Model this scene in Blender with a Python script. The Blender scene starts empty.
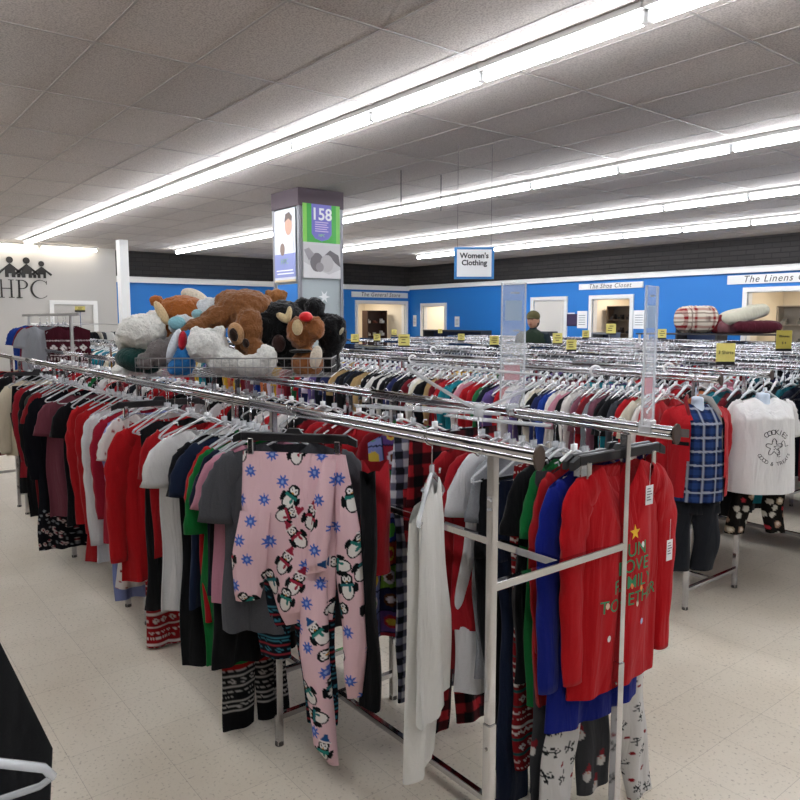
import bpy, math, random
import numpy as np
from mathutils import Vector, Matrix
from mathutils.bvhtree import BVHTree
PI = math.pi
rnd = random.Random(7)
col = bpy.context.scene.collection
sc = bpy.context.scene

# ---------------------------------------------------------------- camera
AZ = math.radians(51.6); PT = math.atan(80/733)
cd = bpy.data.cameras.new('camera'); cam = bpy.data.objects.new('camera', cd); col.objects.link(cam)
cam.location = (0, 0, 1.70); cam.rotation_euler = (PI/2-PT, 0, AZ)
cd.sensor_fit = 'HORIZONTAL'; cd.sensor_width = 36; cd.lens = 733/800*36; cd.clip_start = .02; cd.clip_end = 100
sc.camera = cam
# ---------------------------------------------------------------- world, exposure
w = bpy.data.worlds.new('world'); sc.world = w; w.use_nodes = True
w.node_tree.nodes['Background'].inputs[0].default_value = (.8, .85, .9, 1)
w.node_tree.nodes['Background'].inputs[1].default_value = .3
sc.view_settings.view_transform = 'Standard'; sc.view_settings.look = 'None'
sc.view_settings.exposure = 2.05; sc.view_settings.gamma = 1
TUBE = 11.0            # strength of the fluorescent tubes

# ---------------------------------------------------------------- colour + materials
def lin(h):
    h = h.lstrip('#'); r = [int(h[i:i+2], 16)/255 for i in (0, 2, 4)]
    return tuple((c/12.92 if c <= .04045 else ((c+.055)/1.055)**2.4) for c in r)
def L(c): return lin(c) if isinstance(c, str) else tuple(c)
MC = {}
def base(name):
    m = bpy.data.materials.new(name); m.use_nodes = True
    nt = m.node_tree; return m, nt, nt.nodes['Principled BSDF']
def pmat(name, c, rough=.6, metal=0., spec=.5, alpha=1., trans=0., emit=None, es=0.):
    k = ('p', name)
    if k in MC: return MC[k]
    m, nt, b = base(name)
    b.inputs['Base Color'].default_value = (*L(c), 1); b.inputs['Roughness'].default_value = rough
    b.inputs['Metallic'].default_value = metal; b.inputs['Specular IOR Level'].default_value = spec
    b.inputs['Alpha'].default_value = alpha; b.inputs['Transmission Weight'].default_value = trans
    if emit: b.inputs['Emission Color'].default_value = (*L(emit), 1); b.inputs['Emission Strength'].default_value = es
    MC[k] = m; return m
def bumpify(nt, b, scale, strength, dist=.002, detail=2., coord='Object'):
    tc = nt.nodes.new('ShaderNodeTexCoord'); n = nt.nodes.new('ShaderNodeTexNoise'); bp = nt.nodes.new('ShaderNodeBump')
    n.inputs['Scale'].default_value = scale; n.inputs['Detail'].default_value = detail
    bp.inputs['Strength'].default_value = strength; bp.inputs['Distance'].default_value = dist
    nt.links.new(tc.outputs[coord], n.inputs['Vector']); nt.links.new(n.outputs['Fac'], bp.inputs['Height'])
    nt.links.new(bp.outputs['Normal'], b.inputs['Normal']); return n
def wrinkle(nt, b):
    N = nt.nodes; K = nt.links; old = b.inputs['Normal'].links[0].from_node
    tc = N.new('ShaderNodeTexCoord'); mp = N.new('ShaderNodeMapping'); mp.inputs['Scale'].default_value = (15, 15, 3.2)
    n = N.new('ShaderNodeTexNoise'); n.inputs['Scale'].default_value = 1; n.inputs['Detail'].default_value = 3; n.inputs['Distortion'].default_value = .6
    bp = N.new('ShaderNodeBump'); bp.inputs['Strength'].default_value = .85; bp.inputs['Distance'].default_value = .022
    K.new(tc.outputs['Object'], mp.inputs[0]); K.new(mp.outputs[0], n.inputs['Vector']); K.new(n.outputs['Fac'], bp.inputs['Height']); K.new(bp.outputs[0], old.inputs['Normal'])
def cloth(c, var=.12):
    k = ('c', c, var)
    if k in MC: return MC[k]
    m, nt, b = base('cloth_' + c.strip('#'))
    b.inputs['Roughness'].default_value = .92; b.inputs['Specular IOR Level'].default_value = .15
    b.inputs['Sheen Weight'].default_value = .08
    n = bumpify(nt, b, 260, .25, .001); wrinkle(nt, b)
    mx = nt.nodes.new('ShaderNodeMix'); mx.data_type = 'RGBA'
    a = [x*(.62+.26*min(1, sum(L(c))/2.4)) for x in L(c)]; mx.inputs[6].default_value = (*[x*(1-var) for x in a], 1); mx.inputs[7].default_value = (*[min(1, x*(1+var)+.002) for x in a], 1)
    nt.links.new(n.outputs['Fac'], mx.inputs[0]); nt.links.new(mx.outputs[2], b.inputs['Base Color'])
    MC[k] = m; return m
def vcol(name='printed_cloth', rough=.9):
    k = ('v', name)
    if k in MC: return MC[k]
    m, nt, b = base(name); b.inputs['Roughness'].default_value = rough; b.inputs['Specular IOR Level'].default_value = .15
    a = nt.nodes.new('ShaderNodeAttribute'); a.attribute_name = 'Col'
    nt.links.new(a.outputs['Color'], b.inputs['Base Color']); bumpify(nt, b, 260, .25, .001); wrinkle(nt, b)
    MC[k] = m; return m
def fur(c, c2=None, scale=90):
    k = ('f', c, c2)
    if k in MC: return MC[k]
    m, nt, b = base('plush_' + c.strip('#')); b.inputs['Roughness'].default_value = .95; b.inputs['Specular IOR Level'].default_value = .1
    b.inputs['Sheen Weight'].default_value = .25
    n = bumpify(nt, b, scale, .7, .012, 4)
    mx = nt.nodes.new('ShaderNodeMix'); mx.data_type = 'RGBA'; a = L(c); a2 = L(c2) if c2 else [x*.6 for x in a]
    mx.inputs[6].default_value = (*a2, 1); mx.inputs[7].default_value = (*[min(1, x*1.1) for x in a], 1)
    nt.links.new(n.outputs['Fac'], mx.inputs[0]); nt.links.new(mx.outputs[2], b.inputs['Base Color'])
    MC[k] = m; return m
M_chrome = pmat('polished_chrome', (.58, .58, .6), .09, 1.)
M_steel = pmat('worn_chrome', (.62, .61, .6), .3, 1.)
M_clear = pmat('clear_plastic', (.72, .74, .76), .12, 0, .8, alpha=.42)
M_clear_far = pmat('pale_plastic', (.6, .62, .64), .3, 0, .6)
M_white_pl = pmat('white_plastic', (.8, .8, .8), .35)
M_black_pl = pmat('black_plastic', (.012, .012, .014), .35)
M_white = pmat('white_paint', (.8, .8, .78), .5)
M_paper = pmat('white_paper', (.82, .83, .83), .7)
M_yellow = pmat('yellow_card', '#dccf74', .6)
M_ink = pmat('black_ink', (.02, .02, .022), .6)
M_blue = pmat('blue_wall_paint', '#1d77c8', .6)
M_brown = pmat('brown_cap', '#4a3a30', .5)

# ---------------------------------------------------------------- mesh helpers
class MB:
    def __init__(s): s.v = []; s.f = []
    def add(s, vs, fs):
        o = len(s.v); s.v += [tuple(map(float, p)) for p in vs]; s.f += [tuple(i+o for i in f) for f in fs]; return s
    def box(s, x0, x1, y0, y1, z0, z1, bev=0):
        if bev <= 0:
            return s.add([(x, y, z) for z in (z0, z1) for x, y in ((x0, y0), (x1, y0), (x1, y1), (x0, y1))],
                [(3, 2, 1, 0), (4, 5, 6, 7), (0, 1, 5, 4), (1, 2, 6, 5), (2, 3, 7, 6), (3, 0, 4, 7)])
        b = bev; out = []
        for z, k in ((z0, b), (z0+b, 0), (z1-b, 0), (z1, b)):
            out.append([(x0+k+b*0, y0+b), (x0+b, y0+k), (x1-b, y0+k), (x1-k, y0+b), (x1-k, y1-b), (x1-b, y1-k), (x0+b, y1-k), (x0+k, y1-b)])
        vs = []
        for (z, k), ring in zip(((z0, b), (z0+b, 0), (z1-b, 0), (z1, b)), out): vs += [(x, y, z) for x, y in ring]
        fs = [(7, 6, 5, 4, 3, 2, 1, 0), tuple(range(24, 32))]
        for r in range(3):
            for i in range(8): j = (i+1) % 8; fs.append((r*8+i, r*8+j, r*8+8+j, r*8+8+i))
        return s.add(vs, fs)
    def tube(s, pts, r, n=8, closed=False, sy=1.):
        pts = [Vector(p) for p in pts]; N = len(pts); rr = r if isinstance(r, (list, tuple)) else [r]*N
        up = None; rings = []
        for i, p in enumerate(pts):
            t = (pts[(i+1) % N] - pts[i-1]) if closed else (pts[min(i+1, N-1)] - pts[max(i-1, 0)])
            t.normalize()
            if up is None: up = Vector((0, 0, 1)) if abs(t.z) < .9 else Vector((1, 0, 0))
            a = t.cross(up); a.normalize(); b = a.cross(t); b.normalize(); up = b
            for k in range(n):
                q = 2*PI*(k+.5)/n; rings.append(p + a*math.cos(q)*rr[i]*sy + b*math.sin(q)*rr[i])
        fs = []
        for i in range(N if closed else N-1):
            for k in range(n):
                k2 = (k+1) % n; i2 = (i+1) % N; fs.append((i*n+k, i*n+k2, i2*n+k2, i2*n+k))
        if not closed: fs += [tuple(range(n-1, -1, -1)), tuple((N-1)*n+k for k in range(n))]
        return s.add(rings, fs)
    def ell(s, c, r, nu=16, nv=10, rot=None):
        vs = [(0, 0, -1)]
        for i in range(1, nv):
            a = PI*i/nv - PI/2
            for k in range(nu): q = 2*PI*k/nu; vs.append((math.cos(a)*math.cos(q), math.cos(a)*math.sin(q), math.sin(a)))
        vs.append((0, 0, 1)); R = rot or Matrix.Identity(3)
        vs = [R @ Vector((x*r[0], y*r[1], z*r[2])) + Vector(c) for x, y, z in vs]
        fs = [(0, 1+(k+1) % nu, 1+k) for k in range(nu)]
        for i in range(nv-2):
            for k in range(nu): k2 = (k+1) % nu; fs.append((1+i*nu+k, 1+i*nu+k2, 1+(i+1)*nu+k2, 1+(i+1)*nu+k))
        t = len(vs)-1; o = 1+(nv-2)*nu; fs += [(o+k, o+(k+1) % nu, t) for k in range(nu)]
        return s.add(vs, fs)
    def poly(s, pts, y0, y1):
        """outline in (x, z), extruded between y0 and y1 (front y0)"""
        n = len(pts); vs = [(x, y0, z) for x, z in pts] + [(x, y1, z) for x, z in pts]
        fs = [tuple(range(n)), tuple(range(2*n-1, n-1, -1))] + [((i+1) % n, i, n+i, n+(i+1) % n) for i in range(n)]
        return s.add(vs, fs)
    def rings(s, P, cap0=False, cap1=False):
        NT, NA, _ = P.shape; fs = []
        for i in range(NT-1):
            for k in range(NA): k2 = (k+1) % NA; fs.append((i*NA+k, (i+1)*NA+k, (i+1)*NA+k2, i*NA+k2))
        if cap0: fs.append(tuple(range(NA)))
        if cap1: fs.append(tuple((NT-1)*NA+k for k in range(NA-1, -1, -1)))
        return s.add(P.reshape(-1, 3).tolist(), fs)
    def tf(s, M):
        s.v = [tuple(M @ Vector(p)) for p in s.v]; return s
    def mesh(s, name, mat=None, smooth=False, paint=None):
        me = bpy.data.meshes.new(name); me.from_pydata(s.v, [], s.f)
        if smooth: me.polygons.foreach_set('use_smooth', [True]*len(me.polygons))
        if paint is not None:
            A = np.array(s.v); c = np.ones((len(A), 4)); q_ = paint(A); c[:, :3] = q_*(.62+.24*np.clip(q_.sum(1, keepdims=True)/2.4, 0, 1))
            at = me.color_attributes.new('Col', 'FLOAT_COLOR', 'POINT'); at.data.foreach_set('color', c.ravel())
        if mat: me.materials.append(mat)
        me.update(); return me
def link(name, me, parent=None, loc=None, rot=None):
    o = bpy.data.objects.new(name, me); col.objects.link(o)
    if parent: o.parent = parent
    if loc: o.location = loc
    if rot: o.rotation_euler = rot
    return o
def thing(name, label, cat, loc=(0, 0, 0), rz=0, group=None, me=None, rot=None):
    o = link(name, me, None, loc, rot or (0, 0, rz)); o['label'] = label; o['category'] = cat
    if group: o['group'] = group
    return o
def struct(name, me, **k):
    o = link(name, me, **k); o['kind'] = 'structure'; return o
def setmat(o, m):
    o.material_slots[0].link = 'OBJECT'; o.material_slots[0].material = m
def text_mesh(txt, size, mat, name='lettering', ext=.0008, shear=0, align='CENTER', space=1., lsp=1., bold=0):
    cu = bpy.data.curves.new('t', 'FONT'); cu.body = txt; cu.size = size; cu.extrude = ext; cu.align_x = align; cu.align_y = 'CENTER'
    cu.shear = shear; cu.space_character = space; cu.space_line = lsp; cu.offset = bold; cu.resolution_u = 3
    o = bpy.data.objects.new('t', cu); col.objects.link(o); dg = bpy.context.evaluated_depsgraph_get()
    me = bpy.data.meshes.new_from_object(o.evaluated_get(dg)); bpy.data.objects.remove(o)
    me.transform(Matrix.Rotation(PI/2, 4, 'X')); me.name = name
    me.materials.clear(); me.materials.append(mat); return me

# ---------------------------------------------------------------- the room
def nodes_floor():
    m, nt, b = base('vinyl_floor_tiles'); N = nt.nodes; K = nt.links
    tc = N.new('ShaderNodeTexCoord'); br = N.new('ShaderNodeTexBrick'); br.offset = 0
    br.inputs['Scale'].default_value = 1; br.inputs['Brick Width'].default_value = .305; br.inputs['Row Height'].default_value = .305
    br.inputs['Mortar Size'].default_value = .0011; br.inputs['Mortar Smooth'].default_value = .5
    br.inputs['Color1'].default_value = (*lin('#d8cfbf'), 1); br.inputs['Color2'].default_value = (*lin('#d3caba'), 1); br.inputs['Mortar'].default_value = (*lin('#a89e90'), 1)
    mp = N.new('ShaderNodeMapping'); mp.inputs['Location'].default_value = (.17, -.049, 0)
    K.new(tc.outputs['Object'], mp.inputs[0]); K.new(mp.outputs[0], br.inputs['Vector'])
    n1 = N.new('ShaderNodeTexNoise'); n1.inputs['Scale'].default_value = 75; n1.inputs['Detail'].default_value = 3; K.new(tc.outputs['Object'], n1.inputs['Vector'])
    r1 = N.new('ShaderNodeValToRGB'); r1.color_ramp.elements[0].position = .30; r1.color_ramp.elements[0].color = (.34, .30, .26, 1); r1.color_ramp.elements[1].position = .42; r1.color_ramp.elements[1].color = (1, 1, 1, 1)
    K.new(n1.outputs['Fac'], r1.inputs[0])
    n2 = N.new('ShaderNodeTexNoise'); n2.inputs['Scale'].default_value = 1.6; n2.inputs['Detail'].default_value = 5; K.new(tc.outputs['Object'], n2.inputs['Vector'])
    r2 = N.new('ShaderNodeValToRGB'); r2.color_ramp.elements[0].position = .3; r2.color_ramp.elements[0].color = (.84, .81, .77, 1); r2.color_ramp.elements[1].position = .6; r2.color_ramp.elements[1].color = (1, 1, 1, 1)
    K.new(n2.outputs['Fac'], r2.inputs[0])
    m1 = N.new('ShaderNodeMix'); m1.data_type = 'RGBA'; m1.blend_type = 'MULTIPLY'; m1.inputs[0].default_value = .55
    m2 = N.new('ShaderNodeMix'); m2.data_type = 'RGBA'; m2.blend_type = 'MULTIPLY'; m2.inputs[0].default_value = .8
    K.new(br.outputs['Color'], m1.inputs[6]); K.new(r1.outputs['Color'], m1.inputs[7]); K.new(m1.outputs[2], m2.inputs[6]); K.new(r2.outputs['Color'], m2.inputs[7])
    K.new(m2.outputs[2], b.inputs['Base Color']); b.inputs['Roughness'].default_value = .33; b.inputs['Specular IOR Level'].default_value = .45
    mr = N.new('ShaderNodeMapRange'); mr.inputs['To Min'].default_value = .24; mr.inputs['To Max'].default_value = .5; K.new(n2.outputs['Fac'], mr.inputs[0]); K.new(mr.outputs[0], b.inputs['Roughness'])
    return m
def nodes_ceiling():
    m, nt, b = base('acoustic_ceiling_tile'); N = nt.nodes; K = nt.links
    tc = N.new('ShaderNodeTexCoord'); n1 = N.new('ShaderNodeTexNoise'); n1.inputs['Scale'].default_value = 95; n1.inputs['Detail'].default_value = 3; K.new(tc.outputs['Object'], n1.inputs['Vector'])
    r1 = N.new('ShaderNodeValToRGB'); r1.color_ramp.elements[0].position = .36; r1.color_ramp.elements[0].color = (*lin('#a79f99'), 1); r1.color_ramp.elements[1].position = .58; r1.color_ramp.elements[1].color = (*lin('#c9c1bb'), 1)
    K.new(n1.outputs['Fac'], r1.inputs[0])
    mp = N.new('ShaderNodeMapping'); mp.inputs['Scale'].default_value = (1/1.22, 1/.61, 1); mp.inputs['Location'].default_value = (3.5/1.22, -.81/.61, 0)
    K.new(tc.outputs['Object'], mp.inputs[0]); fl = N.new('ShaderNodeVectorMath'); fl.operation = 'FLOOR'; K.new(mp.outputs[0], fl.inputs[0])
    wn = N.new('ShaderNodeTexWhiteNoise'); wn.noise_dimensions = '3D'; K.new(fl.outputs[0], wn.inputs['Vector'])
    mr = N.new('ShaderNodeMapRange'); mr.inputs['To Min'].default_value = .88; mr.inputs['To Max'].default_value = 1.04; K.new(wn.outputs['Value'], mr.inputs[0])
    mu = N.new('ShaderNodeVectorMath'); mu.operation = 'SCALE'; K.new(r1.outputs['Color'], mu.inputs[0]); K.new(mr.outputs[0], mu.inputs['Scale'])
    K.new(mu.outputs[0], b.inputs['Base Color']); b.inputs['Roughness'].default_value = .95
    bp = N.new('ShaderNodeBump'); bp.inputs['Strength'].default_value = .4; bp.inputs['Distance'].default_value = .004; K.new(n1.outputs['Fac'], bp.inputs['Height']); K.new(bp.outputs[0], b.inputs['Normal'])
    return m
def nodes_brick():
    m, nt, b = base('dark_painted_brick'); N = nt.nodes; K = nt.links
    tc = N.new('ShaderNodeTexCoord'); sp = N.new('ShaderNodeSeparateXYZ'); cb = N.new('ShaderNodeCombineXYZ'); ad = N.new('ShaderNodeMath')
    K.new(tc.outputs['Object'], sp.inputs[0]); K.new(sp.outputs[0], ad.inputs[0]); K.new(sp.outputs[1], ad.inputs[1]); K.new(ad.outputs[0], cb.inputs[0]); K.new(sp.outputs[2], cb.inputs[1])
    br = N.new('ShaderNodeTexBrick'); br.inputs['Scale'].default_value = 1; br.inputs['Brick Width'].default_value = .34; br.inputs['Row Height'].default_value = .1; br.inputs['Mortar Size'].default_value = .008
    br.inputs['Color1'].default_value = (*lin('#332f2e'), 1); br.inputs['Color2'].default_value = (*lin('#292625'), 1); br.inputs['Mortar'].default_value = (*lin('#1b1918'), 1)
    K.new(cb.outputs[0], br.inputs['Vector']); K.new(br.outputs['Color'], b.inputs['Base Color']); b.inputs['Roughness'].default_value = .8
    bp = N.new('ShaderNodeBump'); bp.inputs['Distance'].default_value = .01; bp.invert = True; K.new(br.outputs['Fac'], bp.inputs['Height']); K.new(bp.outputs[0], b.inputs['Normal'])
    return m
XL, XR, YF, YB, ZC = -18.1, 5.0, -4.5, 14.75, 3.35
struct('floor', MB().box(XL-4, XR, YF, YB+4, -.1, 0).mesh('floor', nodes_floor()))
struct('ceiling', MB().box(XL-4, XR, YF, YB+4, ZC, ZC+.1).mesh('ceiling', nodes_ceiling()))
g = MB(); x = -3.5-1.22*16
while x < XR: g.box(x-.009, x+.009, YF, YB, ZC-.005, ZC); x += 1.22
y = .81-.61*8
while y < YB: g.box(XL, XR, y-.007, y+.007, ZC-.003, ZC); y += .61
struct('trim_1', g.mesh('ceiling_grid', pmat('grid_metal', '#9d9691', .5)))
M_brick = nodes_brick(); M_grey = pmat('grey_wall_paint', '#b9b6b1', .7); M_cream = pmat('cream_wall_paint', '#e6dcc8', .7)
def wall_open(a0, a1, zt, opens, t, frm):
    """wall panel along local x with openings (x0,x1,top)"""
    b = MB(); x = a0
    for (o0, o1, oz) in opens:
        b.box(x, o0, 0, t, 0, zt); b.box(o0, o1, 0, t, oz, zt); x = o1
    b.box(x, a1, 0, t, 0, zt); return b
# back wall runs along X; local frame = world
OB = [(-17.46, -16.45, 2.12), (-12.97, -11.95, 2.2), (-11.11, -10.05, 2.2), (-7.33, -5.6, 2.26)]
b = wall_open(XL, XR, 2.66, OB, .15, None); b.tf(Matrix.Translation((0, YB, 0)))
struct('wall_back', b.mesh('wall_back', M_blue))
struct('wall_back_brick', MB().box(XL, XR, YB-.06, YB+.15, 2.66, ZC).mesh('wall_back_brick', M_brick))
struct('trim_2', MB().box(XL, XR, YB-.14, YB-.06, 2.64, 2.74).box(XL, XR, YB-.2, YB-.06, 2.74, 2.755).mesh('trim', M_white))
RE = Matrix.Translation((XL, 0, 0)) @ Matrix.Rotation(PI/2, 4, 'Z')   # local x -> world Y, local y -> -X
b = wall_open(5.6, YB, 2.66, [(12.72, 14.55, 2.2)], .15, None); b.tf(RE)
struct('wall_left', b.mesh('wall_left', M_blue))
struct('wall_left_brick', MB().box(XL-.15, XL+.06, 5.0, YB, 2.66, ZC).mesh('wall_left_brick', M_brick))
struct('trim_3', MB().box(XL+.06, XL+.14, 5.5, YB-.14, 2.60, 2.72).box(XL+.06, XL+.2, 5.5, YB-.14, 2.72, 2.735).mesh('trim', M_white))
struct('wall_left_logo', MB().box(-18.0, -17.8, YF, 5.6, 0, ZC).mesh('wall_logo', M_grey))
struct('wall_right', MB().box(XR, XR+.1, YF, YB, 0, ZC).mesh('wall_right', M_brick))
struct('wall_front', MB().box(XL, XR, YF-.1, YF, 0, ZC).mesh('wall_front', M_brick))
dn = [0]
def frame_door(M, x0, x1, top, leaf=None, wd=.09):
    dn[0] += 1
    b = MB().box(x0-wd, x0, -.04, .02, 0, top+wd).box(x1, x1+wd, -.04, .02, 0, top+wd).box(x0, x1, -.04, .02, top, top+wd).box(x0, x0+.015, .02, .16, 0, top).box(x1-.015, x1, .02, .16, 0, top).box(x0, x1, .02, .16, top-.015, top); b.tf(M)
    o = struct('door_%d' % dn[0], b.mesh('door_frame', M_white))
    if leaf:
        p = link('door_leaf', MB().box(x0+.016, x1-.016, .022, .06, 0, top-.016).box(x0+.12, x1-.12, .012, .02, 1.1, top-.15).box(x0+.12, x1-.12, .012, .02, .15, .95).tf(M).mesh('leaf', leaf), o)
        link('door_handle', MB().tube([M @ Vector((x1-.09, -.03, 1.0)), M @ Vector((x1-.2, -.03, 1.0))], .012).mesh('handle', M_steel), p)
    return o
TB = Matrix.Translation((0, YB, 0))
M_leaf = pmat('pale_door_paint', '#d9d4cc', .5)
for i, (a, c, z) in enumerate(OB): frame_door(TB, a, c, z, M_leaf if i == 1 else None)
frame_door(RE, 12.72, 14.55, 2.2)
TL = Matrix.Translation((-17.8, 0, 0)) @ Matrix.Rotation(PI/2, 4, 'Z')
frame_door(TL, 4.2, 5.05, 2.05, pmat('grey_door_paint', '#cfcac2', .5))
# rooms seen through the openings
def room(name, x0, x1, y0, y1, facing):
    b = MB()
    t = .05
    b.box(x0-t, x1+t, y1, y1+t, 0, 2.6) if facing == 'y' else b.box(x0-t, x0, y0, y1, 0, 2.6)
    if facing == 'y': b.box(x0-t, x0, y0, y1, 0, 2.6); b.box(x1, x1+t, y0, y1, 0, 2.6)
    else: b.box(x0, x1, y0-t, y0, 0, 2.6); b.box(x0, x1, y1, y1+t, 0, 2.6)
    b.box(x0, x1, y0, y1, 2.6, 2.65)
    struct(name, b.mesh(name, M_cream))
    ld = bpy.data.lights.new('room_lamp', 'AREA'); ld.energy = 9; ld.size = .6; ld.color = (1, .9, .78)
    lo = bpy.data.objects.new('room_lamp', ld); col.objects.link(lo); lo.location = ((x0+x1)/2, (y0+y1)/2, 2.55)
    lo['label'] = 'ceiling lamp glowing inside the %s' % {'wall_room_1': 'small store room at the back corner', 'wall_room_2': 'shoe room', 'wall_room_3': 'linens room', 'wall_room_4': 'end wall shop room'}[name]; lo['category'] = 'lamp'
room('wall_room_1', -17.9, -16.0, YB+.15, YB+2.2, 'y'); room('wall_room_2', -11.6, -9.6, YB+.15, YB+2.2, 'y')
room('wall_room_3', -7.8, -5.2, YB+.15, YB+2.6, 'y'); room('wall_room_4', XL-2.4, XL-.15, 12.3, 14.7, 'x')
# slim white column
o = struct('wall_column', MB().box(-15.83, -15.60, 5.0, 5.18, 0, ZC, .01).mesh('white_column', M_white))

# ---------------------------------------------------------------- fluorescent lights
M_tube = pmat('fluorescent_tube', (1, 1, 1), .4, emit='#f4f8ff', es=TUBE)
M_fix = pmat('white_enamel', (.5, .49, .47), .5)
me_h = MB().box(-.608, .608, -.058, .058, .045, .08, .004).mesh('housing', M_fix)
me_t = MB().tube([(-.578, 0, 0), (.578, 0, 0)], .027, 10).mesh('tube', M_tube, True)
me_s = MB().box(-.012, .012, -.02, .02, -.022, .045, .004).mesh('lamp_holder', M_white_pl)
ORD = ['first', 'second', 'third', 'fourth', 'fifth', 'sixth', 'seventh', 'eighth', 'ninth', 'tenth', 'eleventh', 'twelfth', 'thirteenth', 'fourteenth', 'fifteenth', 'sixteenth', 'seventeenth', 'eighteenth', 'nineteenth', 'twentieth']
def lamp(x, y, z, label, rz=0, group=None):
    o = thing('fluorescent_light', label, 'ceiling light', (x, y, z), rz, group)
    link('housing', me_h, o); link('tube', me_t, o)
    for s in (-1, 1): link('lamp_holder', me_s, o, (s*.588, 0, 0))
    return o
rows = [(.1, 'unseen'), (3.53, 'nearest'), (6.76, 'second nearest'), (9.56, 'third nearest'), (12.1, 'farthest')]
first_x = {3.53: -.6, 6.76: -2.0, 9.56: -3.0, 12.1: -4.0}
for Y, nm in rows:
    k = 0; j = 0; x = 3.13
    while x > (-16.6 if Y < 9 else -14.6):
        if Y == .1: lab = 'fluorescent strip light in the ceiling row running over the near aisle'; gr = 'strip lights over the near aisle'
        elif x > first_x[Y]: lab = 'fluorescent strip light in the %s ceiling row, beyond the right picture edge' % nm; gr = 'strip lights right of the picture, %s row' % nm
        else:
            lab = 'fluorescent strip light in the %s ceiling row, %s along from the upper right' % (nm, ORD[j]); gr = 'strip lights of the %s row' % nm; j += 1
        lamp(x, Y, 3.27, lab, 0, gr)
        x -= 1.22; k += 1
M_tube2 = pmat('dim_fluorescent_tube', (1, 1, 1), .4, emit='#fff4e4', es=TUBE*.35)
for y_, lab_ in ((4.55, 'short fluorescent light along the grey wall above the black house logo'), (3.3, 'fluorescent light along the grey wall at the far left edge')):
    o = lamp(-17.62, y_, 3.27, lab_, PI/2); t_ = [c for c in o.children if c.name.startswith('tube')][0]; setmat(t_, M_tube2)

# ---------------------------------------------------------------- racks
def rack_meshes(Ln, W, H=1.37):
    d = {}
    x0, x1 = -Ln/2, Ln/2
    d['rail'] = MB().tube([(x0, 0, .0085), (x1, 0, .0085)], .0125, 12).tube([(x0, 0, -.0095), (x1, 0, -.0095)], .0095, 10).box(x0, x1, -.004, .004, -.004, .004).mesh('rail', M_chrome, True)
    d['cap'] = MB().tube([(0, 0, 0), (.006, 0, 0)], .031, 14, sy=.62).mesh('end_cap', M_brown)
    d['post'] = MB().box(-.014, .014, -.014, .014, .0, .62, .003).box(-.0115, .0115, -.0115, .0115, .62, H-.017, .002).tube([(0, 0, .55), (0, -.018, .55)], .005, 6).mesh('post', M_chrome)
    d['foot'] = MB().tube([(0, 0, 0), (0, 0, .016)], .018, 10).mesh('foot', pmat('grey_rubber', '#55504c', .8))
    d['bar'] = MB().box(-.012, .012, -W/2+.014, W/2-.014, -.012, .012, .002).mesh('cross_bar', M_chrome)
    d['stretch'] = MB().box(x0+.16, x1-.16, -.012, .012, -.012, .012, .002).mesh('stretcher', M_chrome)
    return d
RM = rack_meshes(1.49, .60)
def rack(xc, yc, label, group, caps=(0, 0), upper=True, H=1.37):
    o = thing('clothes_rack', label, 'clothes rack', (xc, yc, 0), 0, group)
    for s in (-1, 1):
        r = link('rail', RM['rail'], o, (0, s*.30, H))
        for k, sx in zip(caps, (-1, 1)):
            if k: link('end_cap', RM['cap'], r, (sx*.745 - (.006 if sx < 0 else 0), 0, 0))
        for sx in (-1, 1):
            p = link('post', RM['post'], o, (sx*.585, s*.29, .0)); link('foot', RM['foot'], p)
    for sx in (-1, 1):
        link('cross_bar', RM['bar'], o, (sx*.585, 0, .12))
        if upper: link('cross_bar', RM['bar'], o, (sx*.585, 0, 1.0))
    link('stretcher', RM['stretch'], o, (0, 0, .12))
    if upper: link('stretcher', RM['stretch'], o, (0, 0, 1.0))
    return o
seg = ['nearest section, holding the red holiday shirt at its end', 'section of the front rack left of the penguin pajamas', 'middle section of the front rack under the wire basket of toys',
       'fourth section of the front rack toward the far left', 'far left section of the front rack near the picture edge']
for i, t in enumerate(seg):
    rack(-1.90-1.5*i, 1.64, 'chrome clothes rack, ' + t, 'chrome racks of the front row', (0, 1) if i == 0 else (0, 0))
ROWS = [(4.2, -2.06, 'row carrying the two mannequin torsos', 7), (5.6, -1.6, 'third row from the front', 4), (7.2, -1.6, 'fourth row from the front', 6), (8.8, -2.0, 'fifth row from the front', 6), (10.6, -2.4, 'row nearest the blue wall', 6)]
for (Y, xs, nm, n) in ROWS:
    for i in range(n):
        rack(xs-.75-1.5*i, Y, 'chrome clothes rack, %s section from the right, %s' % (ORD[i], nm), 'chrome racks, ' + nm, (0, 1) if i == 0 else (0, 0), upper=i == 0)
for i in range(3):
    rack(-10.2-1.5*i, 5.6, 'chrome double-rail clothes rack behind the pillar, %s from the pillar' % ORD[i], 'chrome racks behind the pillar', upper=False)

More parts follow.
